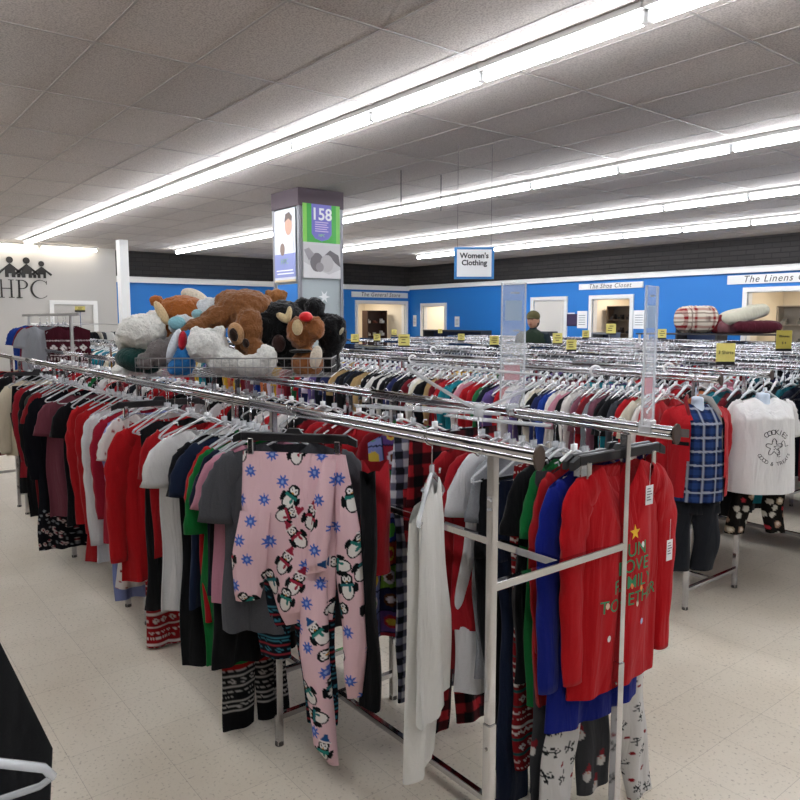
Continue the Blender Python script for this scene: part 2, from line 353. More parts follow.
# ---------------------------------------------------------------- hangers
def hanger_mb(lo=False):
    n = 5 if lo else 7
    b = MB(); r = .0062 if lo else .0038
    arm = [(-.198, 0, -.20), (-.19, 0, -.188), (-.12, 0, -.152), (-.03, 0, -.108), (0, 0, -.098), (.03, 0, -.108), (.12, 0, -.152), (.19, 0, -.188), (.198, 0, -.20)]
    b.tube(arm, r*1.25, n, sy=1.4); b.tube([(-.198, 0, -.20), (-.185, 0, -.206), (.185, 0, -.206), (.198, 0, -.20)], r, n)
    b.box(-.012, .012, -.005, .005, -.112, -.078)
    if not lo:
        for s in (-1, 1): b.tube([(s*.13, 0, -.128), (s*.135, 0, -.115), (s*.15, 0, -.118)], .003, 5)
    return b
def hook_mb(n=6):
    p = [(0, 0, -.082), (0, 0, -.045)]
    for k in range(8 if n > 4 else 5):
        q = -PI*.5 + (PI*1.45)*k/(7 if n > 4 else 4); p.append((.024*math.cos(q)*1, 0, .001+.024*math.sin(q)))
    return MB().tube([(x, y, z) for x, y, z in p], .0019 if n > 4 else .003, n)
me_hang = hanger_mb().mesh('hanger_body', M_clear, True); me_hook = hook_mb().mesh('hook', M_chrome, True)
me_hang_w = hanger_mb().mesh('hanger_body', M_white_pl, True); me_hang_lo = hanger_mb(True).mesh('hanger_body', M_clear_far, True)
def clip_hanger():
    b = MB().box(-.205, .205, -.008, .008, -.105, -.072, .004).poly([(-.04, -.08), (.04, -.08), (.02, -.055), (-.02, -.055)], -.006, .006)
    b.poly([(-.205, -.105), (-.205, -.075), (-.235, -.09), (-.235, -.115)], -.008, .008); b.poly([(.205, -.105), (.235, -.115), (.235, -.09), (.205, -.075)], -.008, .008)
    return b
me_clipbody = clip_hanger().mesh('hanger_bar', M_black_pl); me_clip = MB().box(-.011, .011, -.014, .014, -.155, -.095, .003).mesh('metal_clip', M_chrome)
def hanger(x, y, z, rz, label, kind='clear', group=None, tilt=(0, 0)):
    if len(label.split()) > 16: label = ' '.join(label.split()[:16]); label = label if label.split()[-1] not in ('the', 'and', 'at', 'of', 'with', 'a', 'in') else ' '.join(label.split()[:-1])
    o = thing('clothes_hanger', label, 'hanger', (x, y, z), 0, group, rot=(tilt[0], tilt[1], rz))
    if kind == 'lo': link('hanger_body', me_hang_lo, o); return o
    if kind == 'clip':
        link('hanger_bar', me_clipbody, o)
        for s in (-1, 1): link('metal_clip', me_clip, o, (s*.165, 0, 0))
    else: link('hanger_body', me_hang_w if kind == 'white' else me_hang, o)
    link('hook', me_hook, o, rot=(0, 0, PI/2)); return o

# ---------------------------------------------------------------- garments
def shirt(w=.42, Ln=.62, flare=.03, sl='short', sll=None, neck=.085, d=.035, seed=0, fold=.017, zs=-.118, slope=.36, scoop=.05, res=.014, waist=0., openf=0., hemw=0., bend=0., so=0.):
    """garment on a hanger: origin at the rail, x across, front toward -y"""
    r = random.Random(seed); ph = [r.uniform(0, 6.28) for _ in range(12)]
    NA = max(12, int(2*w/res)//2*2); NT = max(4, int(Ln/res))
    a = np.linspace(0, 2*PI, NA, endpoint=False)[None, :]; t = np.linspace(0, 1, NT)[:, None]
    ca = np.cos(a); sa = np.sin(a)
    cx = np.sign(ca)*np.abs(ca)**.75
    hw = w/2*(1-.05*np.clip(t/.25, 0, 1)) + flare/2*t - waist*np.exp(-((t-.45)/.2)**2)
    x = hw*cx
    dd = .010 + (d-.010)*np.clip(t/.18, 0, 1)**.7
    y = dd*sa*(1-.12*np.cos(2*a))
    ax = np.abs(x); zt = zs - np.maximum(0, ax-neck)*slope
    inn = np.clip(1-(ax/neck)**2, 0, 1); zt = zt - inn*np.where(sa < 0, scoop, .012)
    zh = zt[0:1]*0 + (zs-Ln) + hemw*np.sin(x/w*5+ph[9])
    tt = t**1.0
    z = zt*(1-tt) + zh*tt
    s = np.clip(t*1.6, 0, 1)
    f = fold*s*(np.sin(x*38+ph[0]+1.2*np.sin(z*5+ph[1])) + .6*np.sin(x*71+ph[2]+2*z) + .5*np.sin(z*14+x*9+ph[3])*(.4+.6*np.sin(x*6+ph[8])))
    y = y + f + .012*s*np.sin(z*4+ph[4]) + bend*t*x*2
    x = x + .5*fold*s*np.sin(z*11+ph[5])
    P = np.stack([x, y, z], -1); b = MB(); b.rings(P)
    if openf:
        keep = []
        A = np.array(b.v)
        for q in b.f:
            c = A[list(q)].mean(0)
            if not (abs(c[0]) < openf*(1+.4*((zs-c[2])/Ln)) and c[1] < f.mean()-.0): keep.append(q)
        b.f = keep
    if sl:
        sll_ = sll or (.19 if sl == 'short' else .56)
        for sd in (-1, 1):
            zsh = zs-(w/2-neck)*slope; ox = r.uniform(-.01, .02); oy = r.uniform(-.02, .03); K = max(6, int(sll_/res/1.2)); M_ = max(10, int(.3/res)//2*2)
            if sl == 'short': path = [(w/2-.075, -.045), (w/2-.035, -.07), (w/2-.008+ox, -.13), (w/2+.004+ox, -sll_-.03)]; rad = [.052, .058, .058, .064]
            else: path = [(w/2-.075, -.05), (w/2-.035, -.085), (w/2-.012+ox, -.20), (w/2-.015+ox*1.6, -.38), (w/2-.03+ox*2, -sll_)]; rad = [.055, .062, .058, .05, .04]
            T = np.linspace(0, 1, len(path)); q = np.linspace(0, 1, K)
            px = np.interp(q, T, [p[0] for p in path])+so*np.clip(q*3, 0, 1); pz = np.interp(q, T, [p[1] for p in path]); rr = np.interp(q, T, rad)
            ker = np.ones(3)/3
            px[1:-1] = np.convolve(px, ker, 'valid'); pz[1:-1] = np.convolve(pz, ker, 'valid')
            tx = np.gradient(px); tz = np.gradient(pz); n_ = np.hypot(tx, tz); tx /= n_; tz /= n_
            aa = np.linspace(0, 2*PI, M_, endpoint=False)[None, :]
            u = rr[:, None]*np.cos(aa); v = (.006+.33*rr[:, None])*np.sin(aa)
            wob = 1+.08*np.sin(aa*3+q[:, None]*9+ph[6]) + .05*np.sin(q[:, None]*40+aa*2+ph[7])
            X = px[:, None]+u*(-tz)[:, None]*wob; Z = zsh+pz[:, None]+u*tx[:, None]*wob+.03; Y = v*wob+oy*q[:, None]-.004
            b.rings(np.stack([sd*X, Y, Z], -1)[:, ::(1 if sd > 0 else -1)], cap1=(openf == 0))
    return b
def pants(w=.36, Ln=.95, leg=.19, hem=.13, seed=0, zs=-.15, d=.03, fold=.006, res=.014, spread=.0, gap=.0, rise=.27, lens=(1, 1)):
    r = random.Random(seed); ph = [r.uniform(0, 6.28) for _ in range(8)]; b = MB()
    NA = int(2*w/res)//2*2; a = np.linspace(0, 2*PI, NA, endpoint=False)[None, :]; t = np.linspace(0, 1, max(5, int(rise/res)))[:, None]
    x = (w/2+.02*t)*np.sign(np.cos(a))*np.abs(np.cos(a))**.7; z = zs - rise*t+0*a
    y = (.014+(d-.014)*np.clip(t*2, 0, 1))*np.sin(a)+fold*np.clip(t*2, 0, 1)*np.sin(x*45+ph[0]+2*z)
    b.rings(np.stack([x, y, z], -1), cap1=True)
    for sd, lk in zip((-1, 1), lens):
        Ll = (Ln-rise+.06)*lk; K = int(Ll/res); q = np.linspace(0, 1, K)[:, None]; M_ = max(12, int(.36/res)//2*2); aa = np.linspace(0, 2*PI, M_, endpoint=False)[None, :]
        hw = np.interp(q, [0, .3, 1], [w/4+.012, leg/2, hem/2]); cx = sd*(w/4+gap*q+spread*q) + .012*np.sin(q*6+ph[2]+sd)
        X = cx+hw*np.sign(np.cos(aa))*np.abs(np.cos(aa))**.8; Z = zs-rise+.06-Ll*q+0*aa
        Y = (d-.004)*(1-.2*q)*np.sin(aa)+fold*(np.sin(X*60+ph[1]+3*Z)+.6*np.sin(Z*22+X*10+ph[3]))+.01*np.sin(Z*5+ph[4]+sd*.7)
        b.rings(np.stack([X, Y, Z], -1), cap1=True)
    return b

# painted cloth patterns: functions of the cloth's own coordinates (x across, z down)
def pc(*cs): return [np.array(L(c)) for c in cs]
def plaid(bg, st, st2, per=.09, wd=.4):
    bg, s1, s2 = pc(bg, st, st2)
    def f(A):
        u = (A[:, 0]/per) % 1; v = (A[:, 2]/per) % 1; c = np.repeat(bg[None], len(A), 0)
        m = (u < wd).astype(float)[:, None]*.5+(v < wd).astype(float)[:, None]*.5; c = c*(1-m)+s1*m
        k = (np.abs(u-.7) < .07) | (np.abs(v-.7) < .07); c[k] = c[k]*.35+s2*.65; return c
    return f
def buffalo(c1, c2, c3, per=.075):
    c1, c2, c3 = pc(c1, c2, c3)
    def f(A):
        u = ((A[:, 0]/per) % 1 < .5); v = ((A[:, 2]/per) % 1 < .5); c = np.repeat(c2[None], len(A), 0); c[u & v] = c1; c[~u & ~v] = c3; return c
    return f
def nordic(bg, fg, fg2, bands=None, per=.13):
    bg, a, b2 = pc(bg, fg, fg2)
    def f(A):
        x = A[:, 0]; v = (-A[:, 2] % per)/per; c = np.repeat(bg[None], len(A), 0)
        tri = np.abs((x/.03) % 1-.5)*2
        k = (v > .08) & (v < .12); c[k] = a
        k = (np.abs(v-.22-.06*(tri-.5)) < .025); c[k] = a
        k = (v > .34) & (v < .38); c[k] = b2
        m = np.abs((x/.045) % 1-.5)*2*.1+np.abs(v-.52); c[m < .075] = a; c[m < .03] = bg
        k = (v > .64) & (v < .68); c[k] = b2
        k = (np.abs(v-.8-.04*(tri-.5)) < .02) & (tri > .3); c[k] = a
        k = (v > .92) & (((x/.012) % 1) < .5) & (v < .96); c[k] = a
        if bands: z = -A[:, 2]; k = ~((z > bands[0]) & (z < bands[1])); c[k] = np.array(L(bands[2]))
        return c
    return f
def scatter(bg, motifs, n, box, seed=1, sepf=.42):
    """bg colour + n motifs; motif(dx,dz)->list of (mask,colour)"""
    r = random.Random(seed); bgc = pc(bg)[0]; x0, x1, z0, z1 = box; pts = []
    if sepf > .6:
        k = 0; zz = z1-.03
        while zz > z0:
            xx = x0+(.0 if k % 2 else .054); 
            while xx < x1: pts.append((xx+r.uniform(-.018, .018), zz+r.uniform(-.02, .02))); xx += .108
            zz -= .078; k += 1
    for _ in range(n*30 if sepf < .6 else 0):
        if len(pts) >= n: break
        p = (r.uniform(x0, x1), r.uniform(z0, z1))
        if all((p[0]-q[0])**2+(p[1]-q[1])**2 > ((x1-x0)*(z1-z0)/n)*sepf for q in pts): pts.append(p)
    sp = [(p, motifs[-1-(i % 2)] if sepf > .6 and i % 8 in (1, 4, 6) else r.choice(motifs), r.uniform(-.5, .5) if sepf < .6 else r.choice((-1.2, -.5, -.2, .1, .3, .7, 1.5))) for i, p in enumerate(pts)]
    def f(A):
        c = np.repeat(bgc[None], len(A), 0)
        for (px, pz), mo, an in sp:
            dx = A[:, 0]-px; dz = A[:, 2]-pz; sel = np.where(dx*dx+dz*dz < .011)[0]
            if not len(sel): continue
            ca, sa = math.cos(an), math.sin(an); X = dx[sel]*ca+dz[sel]*sa; Z = -dx[sel]*sa+dz[sel]*ca
            for m, q in mo(X, Z): c[sel[m]] = L(q)
        return c
    return f
def E_(X, Z, cx, cz, rx, rz): return ((X-cx)/rx)**2+((Z-cz)/rz)**2 < 1
def penguin(scarf, hat=None, s=1.):
    def f(X, Z):
        X = X/s; Z = Z/s
        out = [(E_(X, Z, 0, 0, .021, .032) | E_(X, Z, 0, .028, .017, .016) | E_(X, Z, -.024, .0, .006, .016) | E_(X, Z, .024, .004, .006, .014), '#14181c'), (E_(X, Z, 0, -.006, .0155, .022), '#f4f0ea'),
               (E_(X, Z, -.006, .028, .006, .008) | E_(X, Z, .006, .028, .006, .008), '#f4f0ea'), (E_(X, Z, -.006, .028, .0022, .003) | E_(X, Z, .006, .028, .0022, .003), '#14181c'),
               ((np.abs(Z-.011) < .0045) & (np.abs(X) < .019), scarf), (E_(X, Z, .007, .0, .004, .009), scarf), (E_(X, Z, 0, .021, .003, .002), '#e8a030')]
        if hat: out += [((Z > .036) & (np.abs(X) < .018-(Z-.036)*.6) & (Z < .056), hat), (E_(X, Z, 0, .058, .006, .006), hat), ((Z > .036) & (Z < .041) & (np.abs(X) < .019), '#f0e6e2')]
        return out
    return f
def flake(c, s=1.):
    def f(X, Z):
        a = np.arctan2(Z, X); r_ = np.hypot(X, Z)/s
        return [(r_ < .009+.008*np.abs(np.cos(4*a))**3, c), (r_ < .004, '#9fb6ee')]
    return f
def blob(c, rx=.02, rz=.02, c2=None):
    def f(X, Z):
        o = [(E_(X, Z, 0, 0, rx, rz), c)]
        if c2: o.append((E_(X, Z, .1*rx, .15*rz, rx*.55, rz*.55), c2))
        return o
    return f
def sprig(c):
    def f(X, Z): return [((np.abs(Z-.3*X) < .0028) & (np.abs(X) < .022), c), ((np.abs(Z+1.2*X) < .0035) & (np.abs(X) < .013), c), ((np.abs(Z-1.5*X-.008) < .003) & (np.abs(X) < .010), c), (E_(X, Z, .018, .01, .005, .004) | E_(X, Z, -.015, .008, .005, .005) | E_(X, Z, .006, -.014, .005, .004), c)]
    return f
def ring(c, r0=.014):
    def f(X, Z): r_ = np.hypot(X, Z); return [((r_ < r0) & (r_ > r0*.6), c), (r_ < r0*.3, c)]
    return f
def gnome(X, Z): return [((Z > 0) & (Z < .04) & (np.abs(X) < .016-(Z)*.35), '#a5303a'), (E_(X, Z, 0, -.008, .017, .02), '#d8d4cf'), (E_(X, Z, 0, .004, .005, .005), '#d9a08a')]
def patchwork(A):
    u = np.floor(A[:, 0]/.085+.15*np.sin(A[:, 2]*7)).astype(int); v = np.floor(A[:, 2]/.10+.2*np.sin(A[:, 0]*9)).astype(int)
    P_ = np.array([L(q) for q in ('#27408f', '#8a94cf', '#2f7d3a', '#b32a3c', '#6c4a8e', '#2b2f55', '#7fae3e', '#c9502f')]); c = P_[(u*5+v*3+u*v) % 8].copy()
    fu = (A[:, 0]/.085+.15*np.sin(A[:, 2]*7)) % 1-.5; fv = (A[:, 2]/.10+.2*np.sin(A[:, 0]*9)) % 1-.5
    Q = np.array([L(q) for q in ('#e3c04a', '#6b3f22', '#58b04a', '#e8dfe6', '#c22f3a')]); rr = fu**2+fv**2
    k = rr < .09; c[k] = Q[(u*3+v*2)[k] % 5]; k = rr < .03; c[k] = Q[(u+v*3+2)[k] % 5]; k = (np.abs(fu) > .46) | (np.abs(fv) > .47); c[k] = L('#151a3a'); return c
GA = {}      # near garments by name, for adding prints
RAILA, RAILB = 1.34, 1.94
def garment(kind, label, cat, x, y, mb, mat, rz=1.5708, paint=None, z=1.37, hang='clear', hl=None, smooth=True, tilt=None, group=None, hx=0):
    name = kind
    m = vcol() if paint is not None else mat
    o = thing(name, label, cat, (x, y, z), rz, group, mb.mesh(name, m, smooth, paint))
    if hang: hanger(x, y, z, rz, hl or ('%s hanger holding the %s' % ({'clear': 'clear plastic', 'white': 'white plastic', 'clip': 'black clip bar'}[hang], label.split(',')[0])), hang)
    return o
R90 = PI/2
def rz_(): return R90+rnd.uniform(-.14, .10)
P4 = dict(res=.009)
# --- front rail, from the far left towards the camera
FA = [
 ('sweater', 'cream long-sleeve sweater at the far left end of the front rack', -6.44, ('s', dict(sl='long', Ln=.6)), '#d9cdb4'),
 ('trousers', 'black trousers hanging behind the cream sweater at far left', -6.3, ('p', dict(Ln=.85)), '#0f1012'),
 ('sweater', 'red long-sleeve sweater beside the cream sweater, far left', -6.0, ('s', dict(sl='long', Ln=.7)), '#a3202c'),
 ('dress', 'long black knit top right of the far left red sweater', -5.76, ('s', dict(sl='long', Ln=.95)), '#121215'),
 ('sweater', 'grey green sweater squeezed between black tops, far left', -5.6, ('s', dict(sl='long', Ln=.58)), '#3f4741'),
 ('shirt', 'dark red tee hanging left of the flower-hemmed black dress', -5.5, ('s', dict(sl='short', Ln=.98)), '#8e1a22'),
 ('dress', 'long black dress with white floral hem and dotted edge', -5.3, ('s', dict(sl='long', Ln=1.08, w=.5)), 'FLOR'),
 ('shirt', 'dusty mauve short-sleeve tee left of the black tee', -4.98, ('s', dict(sl='short', Ln=.78, w=.5)), '#7d3f4c'),
 ('shirt', 'black tee right beside the dusty mauve tee', -4.7, ('s', dict(sl='short', Ln=.78)), '#141318'),
 ('sweater', 'scarlet long-sleeve top right of the mauve tee', -4.50, ('s', dict(sl='long', Ln=.72, sll=.66)), '#bb1a20'),
 ('sweater', 'deep red long-sleeve hooded top left of the long white shirt', -4.30, ('s', dict(sl='long', Ln=.9, sll=.72)), '#b3161c'),
 ('shirt', 'long white button shirt between the red tops', -4.12, ('s', dict(sl='long', Ln=.86, sll=.74)), '#d5d5d6'),
 ('shirt', 'raspberry red shirt between white shirt and periwinkle shirt', -3.95, ('s', dict(sl='long', Ln=.7)), '#b01c34'),
 ('shirt', 'long periwinkle blue shirt left of the big red sweater', -3.84, ('s', dict(sl='long', Ln=.98, sll=.8)), '#8c98cf'),
 ('shirt', 'white shirt with tiny red print beside the periwinkle shirt', -3.76, ('s', dict(sl='short', Ln=.9)), 'DOTR'),
 ('pajama_pants', 'red and white printed pajama pants under the big red sweater', -3.66, ('p', dict(Ln=1.18, w=.30, leg=.13, hem=.11, gap=-.03)), 'PJR'),
 ('sweater', 'big scarlet red long-sleeve sweater left of the white tee', -3.56, ('s', dict(sl='long', Ln=.80, sll=.66, w=.5)), '#c4141c'),
 ('shirt', 'black long undershirt showing below the big red sweater', -3.45, ('s', dict(sl=None, Ln=.92, w=.36)), '#17171a'),
 ('shirt', 'red tee tucked between the big red sweater and the white tee', -3.25, ('s', dict(sl='short', Ln=.6)), '#b3161e'),
 ('shirt', 'white short-sleeve tee left of the long black tee', -3.08, ('s', dict(sl='short', Ln=.80, w=.44)), '#dcdad8'),
 ('shirt', 'long black tee between the white tee and the red tee', -2.90, ('s', dict(sl='short', Ln=.98, w=.44)), '#0e0f12'),
 ('shirt', 'navy tee peeking out right of the long black tee', -2.80, ('s', dict(sl='short', Ln=.7)), '#1c2b47'),
 ('shirt', 'red tee left of the green tee', -2.72, ('s', dict(sl='short', Ln=.72)), '#b2161c'),
 ('shirt', 'kelly green tee left of the grey tee', -2.65, ('s', dict(sl='short', sll=.3, Ln=.90)), '#0f7a35'),
 ('shirt', 'dark navy tee between the green tee and the pink tee', -2.60, ('s', dict(sl='short', Ln=.6)), '#131c34'),
 ('shirt', 'light pink tee between navy tee and grey tee', -2.55, ('s', dict(sl='short', Ln=.6)), '#c98a9c'),
 ('trousers', 'red fleece pajama pants with black and white snowflake border', -2.66, ('p', dict(Ln=1.16, w=.36, leg=.15, hem=.14, gap=-.02)), 'NORDK'),
 ('dress', 'long black top behind the grey tee and penguin pajamas', -2.60, ('s', dict(sl=None, Ln=.88, w=.42)), '#101013'),
]
def paint_of(k):
    if k == 'FLOR': return lambda A, f=scatter('#101018', [blob('#c9b9b4', .012, .012, '#8e3440'), blob('#8a8f93', .009, .009)], 120, (-.3, .3, -1.25, -.95), 3): f(A)
    if k == 'DOTR': return scatter('#e2dcd8', [blob('#a4222c', .006, .006)], 160, (-.3, .3, -1.1, -.1), 4)
    if k == 'PJR': return nordic('#b01c24', '#e6dcd6', '#e6dcd6', per=.22)
    if k == 'NORDK': return nordic('#17171a', '#b9b4ae', '#b9b4ae', bands=(1.0, 1.22, '#a3161c'), per=.15)
def nord_border(A):
    f = nordic('#141518', '#bdb9b3', '#bdb9b3', per=.15)(A); z = -A[:, 2]; f[z < 1.08] = L('#a8161c'); f[z > 1.26] = L('#121215'); return f
for i, (kd, lab, x, (sp, kw), c) in enumerate(FA):
    kw = dict(kw); kw.setdefault('seed', i+10)
    if c in ('FLOR', 'DOTR', 'PJR', 'NORDK'): kw['res'] = .007
    mb = shirt(**kw) if sp == 's' else pants(**kw)
    pt = (nord_border if c == 'NORDK' else paint_of(c)) if not c.startswith('#') else None
    mb.v = [(p[0], p[1], p[2]-.03) for p in mb.v]
    garment(kd, lab, {'shirt': 'shirt', 'sweater': 'sweater', 'dress': 'dress', 'trousers': 'trousers', 'pajama_pants': 'pajama pants'}[kd], x, RAILA, mb, None if pt else cloth(c), rz=rz_(), paint=pt,
            hang='clip' if sp == 'p' and i % 2 else ('white' if i in (19, 3) else 'clear'))
garment('shirt', 'heather grey short-sleeve tee behind the pink penguin pajamas', 'shirt', -2.36, RAILA, shirt(w=.50, Ln=.72, seed=3, sll=.24, fold=.016), cloth('#5a5b60', .25), rz=.98)
garment('trousers', 'black cardigan-length top hanging right of the penguin pajamas', 'shirt', -2.07, RAILA+.155, shirt(w=.055, Ln=.88, sl=None, seed=5, neck=.02, zs=-.2, d=.03), cloth('#16171a'), rz=.9, hang=None)
garment('shirt', 'red shirt peeking out behind the black top right of the penguins', 'shirt', -2.10, RAILA+.21, shirt(w=.1, Ln=.42, sl=None, seed=6, neck=.04, zs=-.17), cloth('#b4202a'), rz=.9, hang=None)
garment('pajama_pants', 'dark teal nordic leggings below the penguin pajamas', 'pajama pants', -2.30, RAILA-.01, pants(w=.34, Ln=1.0, leg=.17, hem=.12, seed=8, res=.006, lens=(.72, 1.02), zs=-.16), None, rz=.663,
        paint=nordic('#141c26', '#3f8ba0', '#b0303c', per=.12), hang=None)
# pink penguin fleece pajamas on a black clip hanger
PX, PY, PRZ = -2.27, 1.315, .663
hanger(PX, PY, 1.37, PRZ, 'black clip hanger holding the pink penguin pajamas', 'clip')
pjl = 'pink fleece footed pajamas printed with penguins and blue snowflakes'
pj = thing('pajamas', pjl, 'pajamas', (PX, PY, 1.37), PRZ)
mots = [penguin('#2f8f84', None, 1.3), penguin('#2f7f86', None, 1.3), penguin('#b8324a', '#b8324a', 1.25), penguin('#2f8f84', '#2b5f9c', 1.25), flake('#4f74d6', 1.5), flake('#4f74d6', 1.4)]
pf = scatter('#f3ccd2', mots, 66, (-.26, .28, -1.45, -.12), 11, .66)
def sheet(xl, xr, z0, z1, res=.0032, seed=0, fold=.010, dep=.03, y0=0, foot=0):
    """hanging closed fleece panel; xl, xr are functions of t"""
    r = random.Random(seed); ph = [r.uniform(0, 6) for _ in range(6)]; W_ = abs(xr(0)-xl(0)); NA = int(2*max(W_, .1)/res)//2*2; NT = int(abs(z1-z0)/res)
    a = np.linspace(0, 2*PI, NA, endpoint=False)[None, :]; t = np.linspace(0, 1, NT)[:, None]
    XL_ = np.vectorize(xl)(t); XR_ = np.vectorize(xr)(t); s = np.arccos(np.cos(a))/PI       # 0 right -> 1 left
    X = XR_+(XL_-XR_)*s; Z = z0+(z1-z0)*t + .02*np.sin(X*14+ph[0])*t
    e = np.clip(4*s*(1-s), 0, 1)**.45*np.clip((1-t)*12, .2, 1)
    Y = y0+np.where(np.sin(a) < 0, -1, 1)*e*(.008+dep*np.clip(t*3, 0, 1)*.6)
    k = np.clip(t*2.2, 0, 1)
    Y = Y+fold*k*(np.sin(X*34+ph[1]+1.5*np.sin(Z*5+ph[2]))+.5*np.sin(X*18-Z*16+ph[3])+.35*np.sin(Z*21+X*30+ph[4]))
    b = MB(); P = np.stack([X, Y, Z], -1); b.rings(P, cap0=False, cap1=True); return b
I = np.interp
def add_fleece(nm, *a, **k):
    mb = sheet(*a, **k); return link(nm, mb.mesh(nm, vcol('fleece', .95), True, pf), pj)
add_fleece('body', lambda t: I(t, [0, .3, .62, .8, 1], [-.20, -.21, -.20, -.10, -.04]), lambda t: I(t, [0, .4, 1], [.19, .18, .14]), -.145, -.77, seed=2, fold=.009, dep=.05)
add_fleece('sleeve', lambda t: I(t, [0, .5, 1], [-.20, -.235, -.225]), lambda t: I(t, [0, .6, 1], [-.08, -.10, -.13]), -.36, -.68, seed=4, y0=-.035, fold=.006)
add_fleece('sleeve', lambda t: I(t, [0, .3, 1], [.13, .095, .055]), lambda t: I(t, [0, .5, 1], [.175, .16, .135]), -.15, -.56, seed=6, y0=-.05, fold=.005)
add_fleece('leg', lambda t: I(t, [0, .4, .8, .92, 1], [.03, .02, .06, .07, .13]), lambda t: I(t, [0, .4, .9, 1], [.13, .135, .16, .17]), -.60, -1.27, seed=7, y0=-.03, fold=.007, dep=.06)
add_fleece('leg', lambda t: I(t, [0, .5, 1], [.15, .165, .20]), lambda t: I(t, [0, .3, .8, 1], [.20, .25, .275, .255]), -.14, -1.02, seed=9, y0=-.02, fold=.007, dep=.05)
# --- rear rail garments seen between the penguins and the near end
XB = lambda *a: a
garment('pajama_pants', 'patchwork Christmas print pajama pants left of the plaid pajamas', 'pajama pants', -2.36, RAILB, shirt(w=.44, Ln=.88, sl=None, res=.006, seed=31, flare=0), None, rz=R90-.1, paint=patchwork)
garment('pajama_pants', 'white and black check pajama pants beside the patchwork print', 'pajama pants', -2.22, RAILB, pants(w=.42, Ln=1.1, leg=.2, hem=.18, res=.006, seed=32, zs=-.12), None, rz=R90, paint=buffalo('#d8d8dc', '#77788c', '#22242c', .06), hang='white')
garment('pajama_pants', 'red and black buffalo plaid pajama pants left of the long white robe', 'pajama pants', -2.10, RAILB, pants(w=.44, Ln=1.22, leg=.2, hem=.18, res=.006, seed=33, zs=-.10), None, rz=R90-.05, paint=buffalo('#b3262e', '#4a141a', '#121014', .085))
garment('sweater', 'crimson red sweater just right of the long white robe', 'sweater', -1.95, RAILB, shirt(sl='short', Ln=.85, seed=34, w=.46), cloth('#a3141e'), rz=R90)
garment('shirt', 'red tee with white edge just left of the white tee', 'shirt', -1.87, RAILB, shirt(sl='short', Ln=.66, seed=35), cloth('#b31a26'), rz=R90)
garment('shirt', 'white tee on the rear rail left of the tall chrome post', 'shirt', -1.82, RAILB, shirt(sl='short', Ln=.9, seed=36), cloth('#d9d8da'), rz=R90-.06)
garment('shirt', 'heather grey tee beside the white tee and chrome post', 'shirt', -1.75, RAILB, shirt(sl='short', Ln=.80, seed=37), cloth('#8f9196', .3), rz=R90)
garment('pajama_pants', 'long black knit pants left of the near chrome post', 'trousers', -1.72, RAILB-.08, pants(w=.30, Ln=1.05, leg=.16, hem=.12, seed=38, zs=-.2, gap=-.02), cloth('#0f1014'), rz=R90)
garment('trousers', 'dark blue jeans hanging low behind the near chrome post', 'jeans', -1.66, RAILB-.04, pants(w=.34, Ln=1.22, leg=.17, hem=.14, seed=39, zs=-.2, gap=-.02), cloth('#16243f', .3), rz=R90)
garment('pajama_pants', 'red holiday print leggings with reindeer bands right of the chrome post', 'pajama pants', -1.60, RAILB, pants(w=.40, Ln=1.05, leg=.19, hem=.14, res=.005, seed=40, zs=-.14), None, rz=R90, paint=nordic('#8e161e', '#dcd6d0', '#1f5a58', per=.17))
garment('shirt', 'black short-sleeve tee left of the green tee', 'shirt', -1.57, RAILB, shirt(sl='short', Ln=.75, seed=41), cloth('#0d0d10'), rz=R90)
garment('shirt', 'small kelly green tee with white shoulders near the rail end', 'shirt', -1.52, RAILB, shirt(sl='short', Ln=.8, seed=42), cloth('#0f7436'), rz=R90, hang='white')
garment('pajama_pants', 'dark grey pajama pants with gnome print near the rail end', 'pajama pants', -1.50, RAILB, pants(w=.42, Ln=1.18, leg=.2, hem=.17, res=.005, seed=43, zs=-.14), None, rz=R90,
        paint=scatter('#4c4d50', [gnome], 40, (-.26, .26, -1.35, -.5), 5), hang=None)
garment('sweater', 'dark red sweater between the green tee and the blue sweater', 'sweater', -1.475, RAILB, shirt(sl='long', Ln=.78, sll=.58, seed=44, w=.43), cloth('#b0161e'), rz=R90)
garment('pajama_pants', 'white pajama pants with black sprigs and red deer at the rail end', 'pajama pants', -1.415, RAILB+.045, pants(w=.44, Ln=1.24, leg=.17, hem=.13, res=.0045, seed=45, zs=-.15, spread=.12), None, rz=R90-.03,
        paint=scatter('#d9d6d2', [sprig('#23282b'), sprig('#2c3134'), sprig('#23282b'), blob('#9c1c26', .011, .006)], 190, (-.3, .3, -1.45, -.3), 6), hang=None)
garment('sweater', 'royal blue ribbed sweater behind the red holiday shirt', 'sweater', -1.42, RAILB, shirt(sl='long', Ln=.84, sll=.67, seed=46, w=.47, flare=.02, fold=.009), cloth('#14258f'), rz=R90-.02)
garment('sweater', 'plain red long-sleeve top directly behind the red holiday shirt', 'sweater', -1.385, RAILB+.02, shirt(sl='long', Ln=.70, sll=.64, seed=47, w=.36), cloth('#c4141e'), rz=R90, hang='clip')
hs_mb = shirt(sl='long', Ln=.73, sll=.66, seed=48, w=.41, so=.03, flare=.03, neck=.095, scoop=.10, fold=.006, res=.008, zs=-.115)
hs = garment('shirt', 'red holiday shirt reading FUN LOVE FAMILY TOGETHER with a gold star', 'shirt', -1.355, RAILB+.02, hs_mb, cloth('#cf111c'), rz=R90-.02, hang='clip', hl='black clip hanger holding the red holiday shirt with the gold star')
